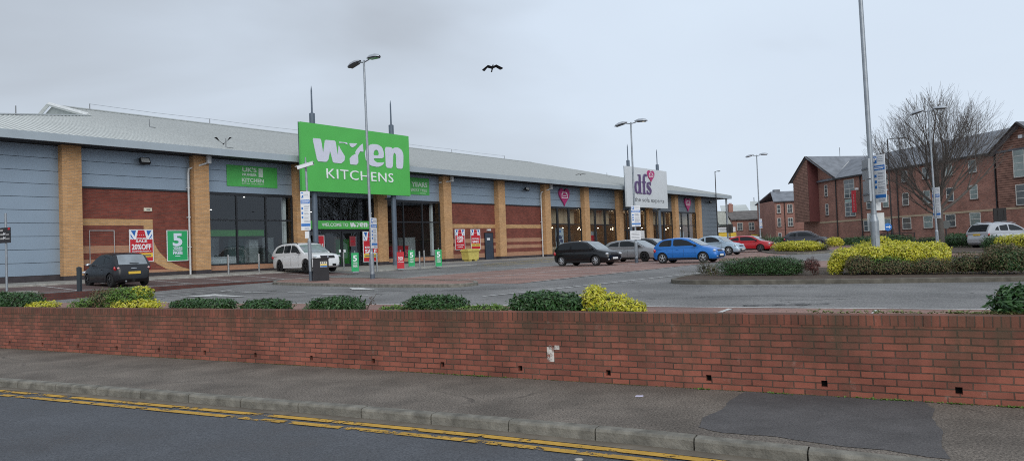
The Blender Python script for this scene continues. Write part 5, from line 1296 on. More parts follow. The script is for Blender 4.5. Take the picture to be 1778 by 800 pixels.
z_ = Lp4.location.z; infosign(0, 0, 0, Lp4.location.x+.18, Lp4.location.y, z_+2.1, z_+4.1, .55, 'parking notice on the lamp post in front of the bare tree', radians(-72))
# big near post on the right
d = ray(1521.5, 430); Y = 22.5; X = d.x*Y/d.y
bp = thing('sign_post', 'large galvanised post rising out of the frame from the yellow shrub', 'post', (X, Y, Gl(X, Y)), 0)
bp.rotation_euler.y = radians(-.6)
b = MB(); b.cyl((0, 0, 0), (0, 0, 1.75), .125, n=16); b.cyl((0, 0, 1.75), (0, 0, 1.95), .125, .08, 16); b.cyl((0, 0, 1.95), (0, 0, 10.5), .08, .06, 16); b.build('post', STEEL, bp, smooth=40)
b = MB(); b.box(-.06, .06, -.13, -.10, .6, 1.3); b.build('access_door', STEEL, bp)
zb_ = bp.location.z
ps = infosign(0, 0, 0, X+.32, Y-.0, 2.78, 4.28, .42, 'tall parking notice on the large galvanised post above the yellow shrub', radians(-66), 0)
r = thing('sign_board', 'grey back of a tall double sign board on the large galvanised post', 'sign', (X-.18, Y+.02, 2.83), radians(80))
b = MB(); b.box(-.32, .32, -.03, .03, 0, .66); b.box(-.32, .32, -.03, .03, .70, 1.32); b.build('panel', STEEL, r); b = MB(); b.box(-.3, .3, .03, .06, .2, .25); b.box(-.3, .3, .03, .06, 1.0, 1.05); b.build('bracket', STEELD, r)
r = thing('sign_board', 'white blank square board low on the large galvanised post', 'sign', (X+.10, Y+.16, 1.92), radians(-8)); b = MB(); b.box(-.24, .26, -.02, 0, 0, .55); b.build('panel', mat('board_white', (.6, .62, .62), .5), r)
b = MB(); b.box(.02, .18, -.02, 0, .63, .92); b.build('small_plate', WHITE, r)
b = MB(); b.box(-.05, .05, 0, .03, .2, .26); b.build('bracket', STEEL, r)
# CCTV post with parking notice
d = ray(540, 480); Y = 33.4; X = d.x*Y/d.y; z = Gl(X, Y)+.1
cc = thing('camera_post', 'galvanised post carrying a white security camera beside the black bin', 'post', (X, Y, z), 0); cc.rotation_euler.y = radians(-1)
b = MB(); b.cyl((0, 0, 0), (0, 0, 1.85), .085, n=12); b.cyl((0, 0, 1.85), (0, 0, 1.98), .085, .055, 12); b.cyl((0, 0, 1.98), (0, 0, 5.55), .055, n=12); b.build('post', STEEL, cc, smooth=40)
b = MB(); b.cyl((0, 0, 0), (0, 0, .45), .09, n=12); b.build('base_band', STEELD, cc)
b = MB(); R_ = Matrix.Rotation(radians(-14), 3, 'Y'); q = MB(); q.box(-.42, .34, -.07, .07, -.07, .08); q.box(-.5, .36, -.08, .08, .08, .095)
b.add([tuple(Vector((.05, -.1, 5.35))+R_ @ Vector(v)) for v in q.v], q.f); cm = b.build('camera', WHITE, cc)
b = MB(); b.cyl((0, 0, 5.1), (.03, -.06, 5.28), .06, .03, 8); b.cyl((0, 0, 5.5), (0, 0, 5.75), .03, n=6); b.build('bracket', STEEL, cc)
b = MB(); q = MB(); q.cyl((.345, 0, 0), (.36, 0, 0), .045, n=10); b.add([tuple(Vector((.05, -.1, 5.35))+R_ @ Vector(v)) for v in q.v], q.f); b.build('lens', CBLK, cm)
infosign(0, 0, 0, X-.16, Y-.02, z+2.35, z+4.15, .42, 'white and blue parking notice below the security camera', radians(14))
r = thing('notice_plate', 'tiny white plate below the notice on the camera post', 'sign', (X-.1, Y-.1, z+1.98), radians(8)); b = MB(); b.box(-.09, .09, -.01, 0, 0, .32); b.build('panel', WHITE, r)
# litter bin
d = ray(558, 485); Y = 33.4; X = d.x*Y/d.y
r = thing('litter_bin', 'black rectangular litter bin with flat lid and small coloured notice', 'bin', (X, Y, Gl(X, Y)+.1), radians(14))
b = MB(); b.prism([(-.36, 0), (.36, 0), (.345, 1.0), (-.345, 1.0)], lambda u, v, w: (u, w, v), -.3, .3); b.build('bin_body', mat('bin_black', (.018, .018, .022), .6, var=.2), r)
b = MB(); b.box(-.37, .37, -.32, .32, 1.0, 1.05); b.build('lid', BLACK, r)
b = MB(); b.cur = 0; b.box(-.03, .28, -.31, -.302, .62, .88); b.cur = 1; b.box(-.02, .27, -.313, -.3105, .70, .76); b.cur = 2; b.box(-.02, .27, -.313, -.3105, .63, .69); b.build('notice', [mat('notice_cream', (.6, .58, .5), .5), SYEL, PBLUE], r)
b = MB()
for i in range(3): b.box(.01+i*.09, .06+i*.09, -.314, -.3105, .79, .86)
b.build('print', GREYT, r)
# direction sign at far left
P = dep(12, 505, 29.6)
r = thing('direction_sign', 'black direction sign with white arrows on a grey post at far left', 'sign', (P.x, P.y, P.z), radians(-25))
b = MB(); b.cyl((0, 0, 0), (0, 0, 3.2), .045, n=10); b.build('post', STEEL, r, smooth=40)
b = MB(); b.box(-.58, .42, -.07, -.05, 1.97, 2.60); sp_ = b.build('panel', mat('sign_black', (.02, .02, .024), .5), r)
b = MB()
for zz in (2.12, 2.29, 2.46):
    b.box(-.52, -.30-.08*random.random(), -.074, -.0705, zz, zz+.06); b.box(-.26, -.08, -.074, -.0705, zz, zz+.06)
b.box(.12, .36, -.074, -.0705, 2.12, 2.16); b.box(.12, .33, -.074, -.0705, 2.29, 2.33)
b.build('small_print', mat('sign_grey_letter', (.4, .4, .4), .5), sp_)
b = MB()
for zz in (2.14, 2.31):
    for q in (-1, 1): b.prism([(.02, zz+.03), (.02+q*.06, zz-.03), (.02+q*.06, zz+.09)], lambda u, v, w: (u, w, v), -.078, -.0705)
b.build('arrow', WHITER, sp_)
b = MB(); b.box(.26, .39, -.078, -.071, 2.5, 2.58); b.build('emblem', SRED, r)
d = ray(138, 500); Y = 29.4; X = d.x*Y/d.y
P2 = thing('bollard', 'dark square bollard on the low brick wall beside the small black hatchback', 'bollard', (X, Y, .66), 0)
b = MB(); b.prism([(-.07, 0), (.07, 0), (.07, 1.02), (0, 1.06), (-.07, 1.02)], lambda u, v, w: (u, w, v), -.07, .07); b.build('post', mat('bollard_dark', (.025, .035, .042), .6), P2)
b = MB(); b.box(-.1, .1, -.1, .1, -.1, .02); b.build('base_ring', STEELD, P2)
# street lights and signals beyond
def streetlight(label, px, Y, ztop, arm, m):
    d = ray(px, 400); X = d.x*Y/d.y; z = .95; r = thing('street_light', label, 'street light', (X, Y, z), 0, 'black single arm street lights beyond the car park')
    H = ztop-z; b = MB(); b.cyl((0, 0, 0), (0, 0, 1.6), .12, n=10); b.cyl((0, 0, 1.6), (0, 0, H), .075, .055, 10); b.build('post', m, r, smooth=40)
    b = MB(); b.tube([(0, 0, H-.05), (arm*.55, 0, H+.05)], .04, 6); b.build('arm', m, r)
    b = MB(); b.ell((arm*.85, 0, H+.03), (abs(arm)*.38, .14, .07), 12, 6); b.build('lamp_head', mat('lamp_shell_dark', (.10, .11, .12), .5), r, smooth=60)
DKP = mat('post_dark', (.02, .02, .022), .5)
streetlight('black street light before the long brick building', 1549, 74, 11.8, 1.7, DKP)
streetlight('black street light beyond the right end of the retail shed', 1246, 96, 11.3, .6, DKP)
def signal(label, px, py, Y, w, h, legs):
    P = dep(px, py, Y); z = .95; r = thing('traffic_signal', label, 'traffic signal', (P.x, P.y, z), 0, 'backs of traffic signals beyond the car park')
    b = MB(); b.cyl((0, 0, 0), (0, 0, P.z-z), .06, n=8); b.build('post', DKP, r)
    b = MB(); b.box(-w/2, w/2, -.04, .04, P.z-z-h/2, P.z-z+h/2); b.build('backboard', BLACK, r)
    b = MB()
    for k in range(legs): b.cyl(((k-(legs-1)/2)*.5, .04, P.z-z-h*.3), ((k-(legs-1)/2)*.5, .04, P.z-z+h*.35), .12, n=8)
    b.build('signal_head', BLACK, r)
signal('twin black traffic signal backs above the silver crossover', 1736, 373, 60, 1.05, 1.15, 2)
signal('small black traffic signal back in front of the low brick shop', 1267, 397, 84, .75, 1.0, 1)
P = dep(1541, 394, 66); r = thing('road_sign', 'round blue arrow road sign on a dark post before the brick building', 'sign', (P.x, P.y, .95), 0)
b = MB(); b.cyl((0, 0, 0), (0, 0, P.z-.65), .05, n=8); b.build('post', DKP, r); b = MB(); b.cyl((0, -.06, P.z-.95), (0, -.08, P.z-.95), .36, n=20); b.build('panel', PBLUE, r)
b = MB(); z = P.z-.95; b.box(-.2, .12, -.095, -.081, z-.04, z+.04); b.prism([(.1, z-.14), (.26, z), (.1, z+.14)], lambda u, v, w: (u, w, v), -.095, -.081); b.build('arrow', WHITER, r)
P = dep(1642, 390, 52); r = thing('road_sign', 'grey back of a round road sign beside the bare tree trunk', 'sign', (P.x, P.y, .75), 0)
b = MB(); b.cyl((0, 0, 0), (0, 0, P.z-.5), .045, n=8); b.build('post', DKP, r); b = MB(); b.cyl((0, -.05, P.z-.75), (0, -.07, P.z-.75), .30, n=20); b.build('panel', mat('sign_back', (.10, .11, .11), .6), r)
# pedestrian guard rail
A, B_ = dep(1530, 410, 64), dep(1588, 408, 60); r = thing('guard_rail', 'dark pedestrian guard rail in front of the long brick building', 'railing', (A.x, A.y, .9), atan2(B_.y-A.y, B_.x-A.x))
L_ = hypot(B_.x-A.x, B_.y-A.y); b = MB(); b.tube([(0, 0, 1.1), (L_, 0, 1.1)], .035, 6); b.tube([(0, 0, .2), (L_, 0, .2)], .03, 6); b.tube([(0, 0, .95), (L_, 0, .95)], .02, 6)
for k in range(4): b.tube([(L_*k/3, 0, 0), (L_*k/3, 0, 1.1)], .035, 6)
b.build('frame', DKP, r); b = MB()
for k in range(1, 24): b.tube([(L_*k/24, 0, .2), (L_*k/24, 0, .95)], .009, 4)
b.build('bars', DKP, r)
# ================================================================ BACKGROUND BUILDINGS
BBR = brick('flat_brick', (.38, .17, .125), (.24, .11, .085), (.32, .23, .19), var=.25, vs=.6)
SLATE = mat('roof_slate', (.18, .195, .22), .65, var=.22, vs=1.2, bump=.4, bs=14)
STONE = mat('stone_band', (.45, .36, .25), .85, var=.1)
TIMB = mat('timber_board', (.26, .14, .105), .75, var=.3, vs=2)
TIMD = mat('timber_joint', (.03, .018, .015), .9)
MAROON = mat('panel_maroon', (.11, .035, .033), .7, var=.1)
UPVC = mat('window_white', (.60, .60, .56), .5, var=.05)
WGL = mat('far_glass', (.09, .11, .12), .08, var=.35, vs=.7, spec=.9)
WGP = mat('far_glass_pale', (.25, .31, .30), .1, var=.25, vs=.9, spec=.8)
BARGE = mat('barge_board', (.03, .025, .025), .6)
TB = radians(-11.564); WV = Vector((sin(TB), cos(TB), 0)); Q0 = Vector((41.38, 91.7, 0)); RB = atan2(-WV.y, -WV.x)
BBt = thing('apartment_building', 'long three storey red brick flats with slate roof and timber clad gables', 'building', tuple(Q0), RB)
Z0 = .9; ZEv = 9.42; ZRg = 12.15; YRg = 4.6; XB = 40.
W_ = 9.2
b = MB(); b.box(-7, XB, 0, W_, Z0-.5, ZEv); b.build('wall', BBR, BBt)
b = MB(); b.prism([(-7, ZEv), (0, ZEv), (-3.5, 12.55)], lambda u, v, w: (u, w, v), .002, .3); b.build('wall', BBR, BBt)
b = MB(); b.box(-3.38, 24.3, -.05, .02, 3.82, 4.02); b.box(24.3, XB, -.33, .02, 3.82, 4.02); b.build('stone_band', STONE, BBt)
def slab(b, pts, t=.14):
    n = len(pts); P = [Vector(p) for p in pts]; nn = (P[1]-P[0]).cross(P[2]-P[0]).normalized(); 
    if nn.z < 0: nn = -nn
    b.add([tuple(p) for p in P]+[tuple(p-nn*t) for p in P], [tuple(range(n)), tuple(range(2*n-1, n-1, -1))]+[(i, (i+1) % n, n+(i+1) % n, n+i) for i in range(n)])
b = MB()
slab(b, [(-3.2, YRg, ZRg), (XB, YRg, ZRg), (XB, -.4, ZEv-.12), (-3.2, -.4, ZEv-.12)]); slab(b, [(-3.2, YRg, ZRg), (XB, YRg, ZRg), (XB, W_+.4, ZEv-.12), (-3.2, W_+.4, ZEv-.12)])
b.build('roof', SLATE, BBt)
b = MB()
slab(b, [(-3.5, -1.7, 12.72), (-3.5, 10, 12.72), (.32, 10, ZEv-.05), (.32, .0, ZEv-.05), (-.05, -.35, ZEv+.3), (-3.3, -1.7, 12.55)])
slab(b, [(-3.5, -1.7, 12.72), (-3.5, 10, 12.72), (-7.4, 10, 9.65), (-7.4, -1.7, 9.65)])
b.build('roof', SLATE, BBt)
b = MB(); b.tube([(-7.45, -1.72, 9.5), (-3.5, -1.72, 12.66)], .12, 4); b.tube([(-3.5, -1.6, 12.7), (-.05, -.35, 9.75), (.25, 0, 9.4)], .09, 4); b.build('barge_board', BARGE, BBt)
b = MB(); b.tube([(.1, -.1, ZEv+.04), (-2.5, YRg-.6, ZRg-.35), (-3, YRg, ZRg-.02)], .07, 4); b.build('valley', mat('lead_pale', (.42, .43, .43), .6), BBt)
# timber clad oriel on the gable
b = MB(); b.cur = 1; b.box(-6.75, -3.42, -1.44, -.002, 4.15, 9.9); z = 4.12; b.cur = 0
while z < 12.2:
    xl = -6.8 if z < 9.7 else -6.8+(z-9.7)*1.08
    if xl < -3.6: b.box(xl, -3.46, -1.48, -1.441, z, z+.17)
    z += .20
b.build('timber_cladding', [TIMB, TIMD], BBt)
b = MB(); b.box(-3.455, -3.38, -1.47, -.003, 4.1, 12.3); b.build('side_panel', MAROON, BBt)
def win(parent, x, z, w, h, y=0., cols=1, rows=2, pale=False, reveal=True, fr=.07):
    b = MB(); x0, x1, z0, z1 = x-w/2, x+w/2, z-h/2, z+h/2
    b.box(x0, x0+fr, y-.03, y+.05, z0, z1); b.box(x1-fr, x1, y-.03, y+.05, z0, z1); b.box(x0+fr, x1-fr, y-.03, y+.05, z0, z0+fr); b.box(x0+fr, x1-fr, y-.03, y+.05, z1-fr, z1)
    for i in range(1, cols): xx = x0+(x1-x0)*i/cols; b.box(xx-fr*.4, xx+fr*.4, y-.025, y+.05, z0+fr, z1-fr)
    for j in range(1, rows):
        zz = z0+(z1-z0)*j/rows
        for i in range(cols): b.box(x0+(x1-x0)*i/cols+(fr if i == 0 else fr*.4), x0+(x1-x0)*(i+1)/cols-(fr if i == cols-1 else fr*.4), y-.02, y+.05, zz-fr*.4, zz+fr*.4)
    f = b.build('window', UPVC, parent)
    b = MB(); b.box(x0+.02, x1-.02, y-.008, y-.002, z0+.02, z1-.02); b.build('pane', WGP if pale else WGL, f)
    b = MB(); b.box(x0-.08, x1+.08, y-.09, y+.01, z0-.1, z0-.001); b.build('sill', mat('sill_dark', (.10, .06, .05), .8), f)
    return f
for i, x in enumerate([8.98, 12.1, 15.2, 18.3, 21.25]):
    win(BBt, x, 8.36, .95, 1.25, rows=2, pale=i % 3 == 0); win(BBt, x, 5.82, .95, 1.4, rows=2+(i == 4), pale=i % 2 == 0)
for i, x in enumerate([5.7, 8.98, 12.1, 15.2, 18.2, 21.25]): win(BBt, x, 3.15, 1.3, 1.3, rows=2, pale=i % 2 == 1)
win(BBt, 6.2, 8.36, .9, 1.25); win(BBt, 6.2, 5.82, .9, 1.4)
win(BBt, -1.83, 8.0, .6, 1.5, rows=3); win(BBt, -1.8, 5.55, .6, 1.5, rows=3)
win(BBt, 2.75, 7.85, 1.9, 2.3, cols=2, rows=4, y=-.01); win(BBt, 2.75, 5.3, 1.9, 1.75, cols=2, rows=3, y=-.01)
b = MB(); b.box(1.82, 3.68, -.03, .02, 6.2, 6.68); b.build('spandrel', mat('pale_green_panel', (.35, .45, .42), .4), BBt)
for x in (.25, 4.9, 11.0, 14.0+2.8, 23.9):
    b = MB(); b.cyl((x, -.1, Z0), (x, -.1, ZEv), .07, n=8); b.build('downpipe', DKP, BBt, smooth=40)
b = MB(); b.box(0.2, 24.2, -.48, -.36, ZEv-.2, ZEv-.05); b.build('gutter', DKP, BBt)
# near gable wing
GX0, GX1 = 24.3, 30.1; PX = (GX0+GX1)/2
b = MB(); b.box(GX0, GX1, -.3, .0-.002, Z0-.5, 3.9); b.build('wall', BBR, BBt)
b = MB(); z = 4.0; b.cur = 1; b.prism([(GX0+.03, 4.0), (GX1-.03, 4.0), (GX1-.03, 9.3), (PX, 11.45), (GX0+.03, 9.3)], lambda u, v, w: (u, w, v), -.25, -.002); b.cur = 0
while z < 11.3:
    dx = 0 if z < 9.3 else (z-9.3)*(PX-GX0)/2.15
    if GX0+dx < GX1-dx: b.box(GX0+dx, GX1-dx, -.3, -.251, z, z+.18)
    z += .215
b.build('timber_cladding', [TIMB, TIMD], BBt)
b = MB(); slab(b, [(PX, -.9, 11.7), (PX, YRg, 11.7), (GX0-.5, YRg, 9.1), (GX0-.5, -.9, 9.1)]); slab(b, [(PX, -.9, 11.7), (PX, YRg, 11.7), (GX1+.5, YRg, 9.1), (GX1+.5, -.9, 9.1)]); b.build('roof', SLATE, BBt)
b = MB(); b.tube([(GX0-.5, -.92, 9.0), (PX, -.92, 11.6), (GX1+.5, -.92, 9.0)], .12, 4); b.build('barge_board', BARGE, BBt)
win(BBt, 27.2, 8.0, 2.2, 2.6, y=-.32, cols=2, rows=4, pale=True); win(BBt, 27.3, 5.1, 2.2, 1.9, y=-.32, cols=2, rows=3)
b = MB(); b.box(26.9, 27.3, -.5, -.31, 10.2, 10.5); b.build('security_light', WHITE, BBt)
bn = thing('banner', 'vertical red banner hanging on the brick flats beside the tall stair window', 'banner', tuple(Q0), RB)
b = MB(); b.box(3.95, 4.72, -.65, -.62, 4.85, 7.5); b.build('cloth', SRED, bn); b = MB(); b.tube([(4.3, 0, 7.55), (4.3, -1.0, 7.55)], .03, 5); b.tube([(4.3, 0, 4.8), (4.3, -1.0, 4.8)], .03, 5); b.build('bracket', STEEL, bn)
b = MB()
for i in range(11): b.box(4.26, 4.42, -.66, -.651, 5.1+i*.18, 5.2+i*.18)
b.build('small_print', mat('banner_print', (.5, .25, .25), .6), bn)
b = MB(); b.box(4.5, 4.7, -.5, -.2, 7.55, 7.8); tag(b.build('security_camera', WHITE, loc=tuple(Q0), rot=RB), 'small white security camera above the vertical red banner', 'camera')
b = MB(); b.tube([(0, 0, 12.3), (0, 0, 14.8)], .03, 5); P = dep(1458, 265, 100)
tag(b.build('aerial', DKP, loc=(P.x, P.y, -.4)), 'thin aerial rising behind the slate roof ridge', 'aerial')
# older three storey block left of the flats
def block(px0, px1, Y, name, label, zeave, depth_, rot=0., m=None):
    A = dep(px0, 400, Y); L_ = (px1-px0)/FPX*Y; r = thing(name, label, 'building', (A.x, A.y, .9), rot); return r, L_
OB = brick('old_brick', (.38, .17, .13), (.30, .135, .105), (.30, .22, .19), var=.2, vs=.5)
r, L_ = block(1347, 1404, 112, 'brick_house', 'old three storey red brick block between terrace and clad gable', 0, 8)
h = 7.1; b = MB(); b.box(0, L_, 0, 8, -.5, h); b.build('wall', OB, r)
b = MB(); slab(b, [(-.3, -.4, h-.1), (L_, -.4, h-.1), (L_, 4, h+1.7), (.9, 4, h+1.7)]); slab(b, [(-.3, 8.3, h-.1), (L_, 8.3, h-.1), (L_, 4, h+1.7), (.9, 4, h+1.7)]); b.build('roof', SLATE, r)
b = MB(); b.box(1.4, 2.3, 3.6, 4.5, h+1.4, h+2.0); b.build('chimney', SLATE, r)
for x, w in ((.6, .55), (2.35, .8)):
    for z in (6.0, 3.9, 1.6): win(r, x if x < 2 else x, z-.2, w, 1.35, cols=1 if w < .6 else 2, rows=2)
b = MB(); b.cyl((1.5, -.08, 0), (1.5, -.08, h), .06, n=6); b.build('downpipe', DKP, r)
b = MB(); b.box(0, L_, -.05, .01, 2.55, 2.68); b.build('stone_band', OB, r)
# terrace row
r, L_ = block(1272, 1349, 124, 'terraced_houses', 'row of two storey red brick terrace with grey roof and chimney', 0, 8)
h = 4.85; b = MB(); b.box(0, L_, 0, 7, -.5, h); b.build('wall', OB, r)
b = MB(); slab(b, [(-.2, -.35, h-.1), (L_, -.35, h-.1), (L_, 3.5, h+1.55), (-.2, 3.5, h+1.55)]); slab(b, [(-.2, 7.3, h-.1), (L_, 7.3, h-.1), (L_, 3.5, h+1.55), (-.2, 3.5, h+1.55)]); b.build('roof', mat('old_slate', (.13, .12, .115), .85, var=.3, vs=1.5, bump=.5), r)
b = MB(); b.box(.5, 1.2, 3.1, 3.9, h+1, h+2.6); b.box(.45, 1.25, 3.05, 3.95, h+2.6, h+2.75); ch = b.build('chimney', OB, r); b = MB(); b.cyl((.7, 3.5, h+2.75), (.7, 3.5, h+3.0), .12, n=8); b.cyl((1.0, 3.5, h+2.75), (1.0, 3.5, h+3.0), .12, n=8); b.build('chimney_pot', OB, ch)
for x in (1.3, 3.3, 5.3, 7.0): win(r, x*1.0, 3.55, .95, 1.35, cols=2, rows=2)
b = MB(); b.box(3.1, 4.9, -.12, 0, 1.7, 2.1); b.box(6.2, 7.4, -.12, 0, 1.7, 2.1); b.build('shop_fascia', SYEL, r)
b = MB(); b.box(5.7, 7.2, -.03, 0, 0, 1.6); b.build('door', BLACK, r); b = MB(); b.box(1.2, 2.6, -.03, 0, -.2, 1.5); b.build('garage_door', OB, r)
# pale gabled house left of the terrace with shop sign
r, L_ = block(1250, 1275, 118, 'shop_building', 'shop with white and yellow sign boards beside the retail shed end', 0, 6)
b = MB(); b.box(-1.2, 1.9, .5, 6, -.5, 3.6); b.build('wall', mat('dark_wall', (.06, .05, .05), .8), r)
b = MB(); slab(b, [(-1.5, -.2, 5.9), (1.0, -.2, 5.9), (2.0, -.2, 3.5), (2.0, 7, 3.5), (1.0, 7, 5.9), (-1.5, 7, 5.9)]); slab(b, [(-1.5, 0, 6.2), (.8, 0, 6.0), (1.9, 0, 3.9), (-.1, 0, 3.9)], .3); b.build('roof', mat('pale_roof', (.42, .44, .40), .7, var=.15), r)
b = MB(); b.box(-1.2, 2.6, .1, .2, 2.6, 3.4); p_ = b.build('shop_sign_board', WHITE, r)
b = MB()
for zz, a_, c_ in ((3.05, -.2, 2.2), (2.8, 0, 2.0)):
    xx = a_
    while xx < c_: w = random.uniform(.08, .16); b.box(xx, xx+w, .09, .099, zz, zz+.16); xx += w+.05
b.build('small_print', GREYT, p_)
b = MB(); b.box(-.2, 2.7, .1, .3, 1.8, 2.5); b.build('yellow_fascia', SYEL, r)
r, L_ = block(1254, 1291, 112, 'brick_outbuilding', 'low flat red brick outbuilding with white coping behind red car', 0, 5)
b = MB(); b.box(0, L_, 0, 4, -.5, 1.65); b.build('wall', OB, r); b = MB(); b.box(-.1, L_+.6, -.1, 4, 1.651, 1.8); b.build('coping', WHITE, r)
b = MB(); b.box(L_+.0, L_+.12, -.05, .1, -.5, 1.65); b.box(-.12, 0, -.05, .1, -.5, 1.65); b.build('post', WHITE, r)
# pale warehouse roofs further off
WR = mat('warehouse_roof', (.45, .48, .47), .6, var=.1, vs=.3)
r = thing('warehouse', 'pale green grey warehouse roofs above the terrace', 'building', (*dep(1262, 380, 160)[:2], .9), 0)
b = MB(); b.box(0, 12, 0, 20, 0, 6.8); b.build('wall', mat('warehouse_wall', (.3, .33, .32), .7), r); b = MB(); slab(b, [(-1, -.5, 6.8), (5.5, -.5, 6.8), (7, 8, 9.6), (1, 8, 9.6)]); slab(b, [(5.2, -.6, 6.8), (13, -.6, 6.8), (13, 8, 10.3), (8, 8, 10.3)]); b.build('roof', WR, r)
b = MB(); b.tube([(8.9, 7.9, 10.2), (8.9, 7.9, 11.2)], .08, 5); b.tube([(12, 7.9, 10.2), (12, 7.9, 11.0)], .1, 5); b.build('vent', DKP, r)
# ================================================================ VEGETATION
YLEAF = leafmat('golden_leaf', [(.62, .58, .035), (.74, .68, .06), (.44, .48, .03), (.76, .70, .20), (.66, .60, .05), (.28, .36, .03)], .25)
GLEAF = leafmat('dark_green_leaf', [(.018, .055, .016), (.035, .095, .025), (.055, .13, .035), (.025, .07, .02), (.09, .17, .06)], .12, .32)
MLEAF = leafmat('mid_green_leaf', [(.05, .12, .02), (.11, .22, .03), (.19, .30, .05), (.07, .15, .03)], .22)
BLEAF = leafmat('brown_green_leaf', [(.13, .085, .045), (.18, .12, .065), (.06, .10, .03), (.10, .15, .05), (.22, .15, .08), (.05, .08, .025)], .12, .55)
RLEAF = leafmat('maroon_leaf', [(.10, .03, .03), (.14, .05, .04), (.07, .025, .025), (.12, .08, .05)], .15)
TWIG = mat('twig', (.075, .055, .04), .9, var=.3)
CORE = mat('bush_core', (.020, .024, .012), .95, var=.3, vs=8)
def leaf(b, p, n_, size, ratio=.42, droop=.2):
    a = Vector((random.gauss(0, 1), random.gauss(0, 1), random.gauss(0, 1)))
    t = (a-n_*a.dot(n_)*.75); t.normalize(); s_ = t.cross(n_)
    if s_.length < .1: return
    s_.normalize(); L_ = size*random.uniform(.65, 1.3); w = L_*ratio; nn = t.cross(s_)
    m_ = p+t*L_*.5+nn*w*.25*random.choice((1, -1)); e_ = p+t*L_-Vector((0, 0, L_*droop*random.random()))
    b.quad(p, m_+s_*w*.5, e_, m_-s_*w*.5)
def bush(name, label, cat, parts, rot=0., base=None, group=None, box=3.2, coreshrink=.66, dens=1.9):
    """parts: (cx, cy, cz, rx, ry, rz, n, size, material index); local frame at base"""
    b = MB(); mats = [CORE, TWIG]; 
    for (cx, cy, cz, rx, ry, rz, n, size, m) in parts:
        if m not in mats: mats.append(m)
        mi = mats.index(m); sd_ = random.uniform(0, 99)
        def surf_pt(k=1.):
            while True:
                v = Vector((random.gauss(0, 1), random.gauss(0, 1), random.gauss(0, 1))).normalized()
                if v.z > -.75: break
            q = (abs(v.x)**box+abs(v.y)**box+abs(v.z)**box)**(-1/box)
            bump_ = 1+.20*noise.noise(Vector((v.x*2.2*max(1, rx), v.y*2.2, v.z*2.2+sd_)))+.20*noise.noise(Vector((v.x*7*max(1, rx), v.y*7, v.z*7-sd_)))
            return Vector((v.x*rx, v.y*ry, v.z*rz))*q*bump_*k, Vector((v.x/rx, v.y/ry, v.z/rz)).normalized()
        b.cur = mi
        for i in range(int(n*dens)):
            p, nn = surf_pt(1-.38*random.random()**1.5); p += Vector((cx, cy, cz))
            if p.z < .0: p.z = random.uniform(0, .06)
            up = (nn+Vector((0, 0, .5))+Vector((random.gauss(0, .45), random.gauss(0, .45), random.gauss(0, .35)))).normalized()
            leaf(b, p, up, size)
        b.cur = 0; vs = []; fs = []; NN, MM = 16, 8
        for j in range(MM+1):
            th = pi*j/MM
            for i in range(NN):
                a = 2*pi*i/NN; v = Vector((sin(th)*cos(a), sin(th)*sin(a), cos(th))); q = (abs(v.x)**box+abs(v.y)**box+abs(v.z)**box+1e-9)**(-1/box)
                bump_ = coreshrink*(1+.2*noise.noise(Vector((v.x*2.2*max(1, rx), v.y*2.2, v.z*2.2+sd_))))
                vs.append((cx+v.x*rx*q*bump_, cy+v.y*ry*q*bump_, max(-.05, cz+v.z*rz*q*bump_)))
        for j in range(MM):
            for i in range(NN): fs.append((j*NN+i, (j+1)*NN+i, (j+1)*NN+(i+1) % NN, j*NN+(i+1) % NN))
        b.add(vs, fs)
        b.cur = 1
        for i in range(int(n/45)+4):
            p, nn = surf_pt(1.04); b.tube([(cx+p.x*.3, cy+p.y*.3, max(0, cz-rz*.7)), (cx+p.x, cy+p.y, max(.05, cz+p.z))], [.012, .004], 4)
    o = b.build(name, mats, loc=base, rot=rot, fix=False); return tag(o, label, cat, group)
# --- plants on the ledge behind the wall; a along the wall
def ledge(a, d=9.12): return (*wxy(a, d), .80)
WRot = wr
def lb(name, label, a0, a1, ztop, m, n, size=.065, ry=.28, dz=0., d=9.12, box=3.4, parts=None, cat='shrub'):
    c = (a0+a1)/2; rx = (a1-a0)/2; hh = (ztop-.80); rz = hh*.56
    return bush(name, label, cat, parts or [(0, 0, hh-rz, rx, ry, rz, n, size, m)], WRot, ledge(c, d), None, box)
b = MB(); b.quad(*[(*wxy(a, d), z) for a, d, z in ((-45, 8.74, .80), (14, 8.74, .80), (14, 9.75, .78), (-45, 9.75, .78))]); struct(b.build('planting_ledge', SOIL))
b = MB(); b.quad(*[(*wxy(a, d), z) for a, d, z in ((-45, 9.75, .78), (14, 9.75, .78), (14, 9.78, .2), (-45, 9.78, .2))]); struct(b.build('planting_ledge_edge', CONC))
lb('evergreen_shrub', 'dark clipped evergreen shrub at the far left end of the wall', -19.4, -17.0, 1.18, GLEAF, 2600)
lb('golden_shrub', 'tiny yellow shrub beside the leftmost dark shrub on the wall', -17.15, -16.55, .97, YLEAF, 420, .06)
bush('mixed_shrub', 'mixed brown, green and yellow shrub on the wall below the small black hatchback', 'shrub', [(-.95, 0, .10, .5, .28, .14, 500, .06, MLEAF), (-.45, .05, .20, .45, .28, .24, 900, .05, BLEAF), (.25, .05, .20, .6, .3, .24, 1400, .065, MLEAF), (.7, -.1, .09, .65, .25, .12, 900, .065, YLEAF), (.55, .1, .34, .2, .2, .12, 260, .065, YLEAF)], WRot, ledge(-14.1))
lb('evergreen_shrub', 'long flat dark green shrub on the wall in front of the white road arrow', -12.32, -10.86, 1.01, GLEAF, 2300)
lb('evergreen_shrub', 'dark green shrub with one upright twig on the wall, left of centre', -10.38, -9.46, 1.0, GLEAF, 1600)
lb('evergreen_shrub', 'dark green shrub on the wall directly below the green pavement sign', -8.8, -7.80, 1.04, GLEAF, 1700)
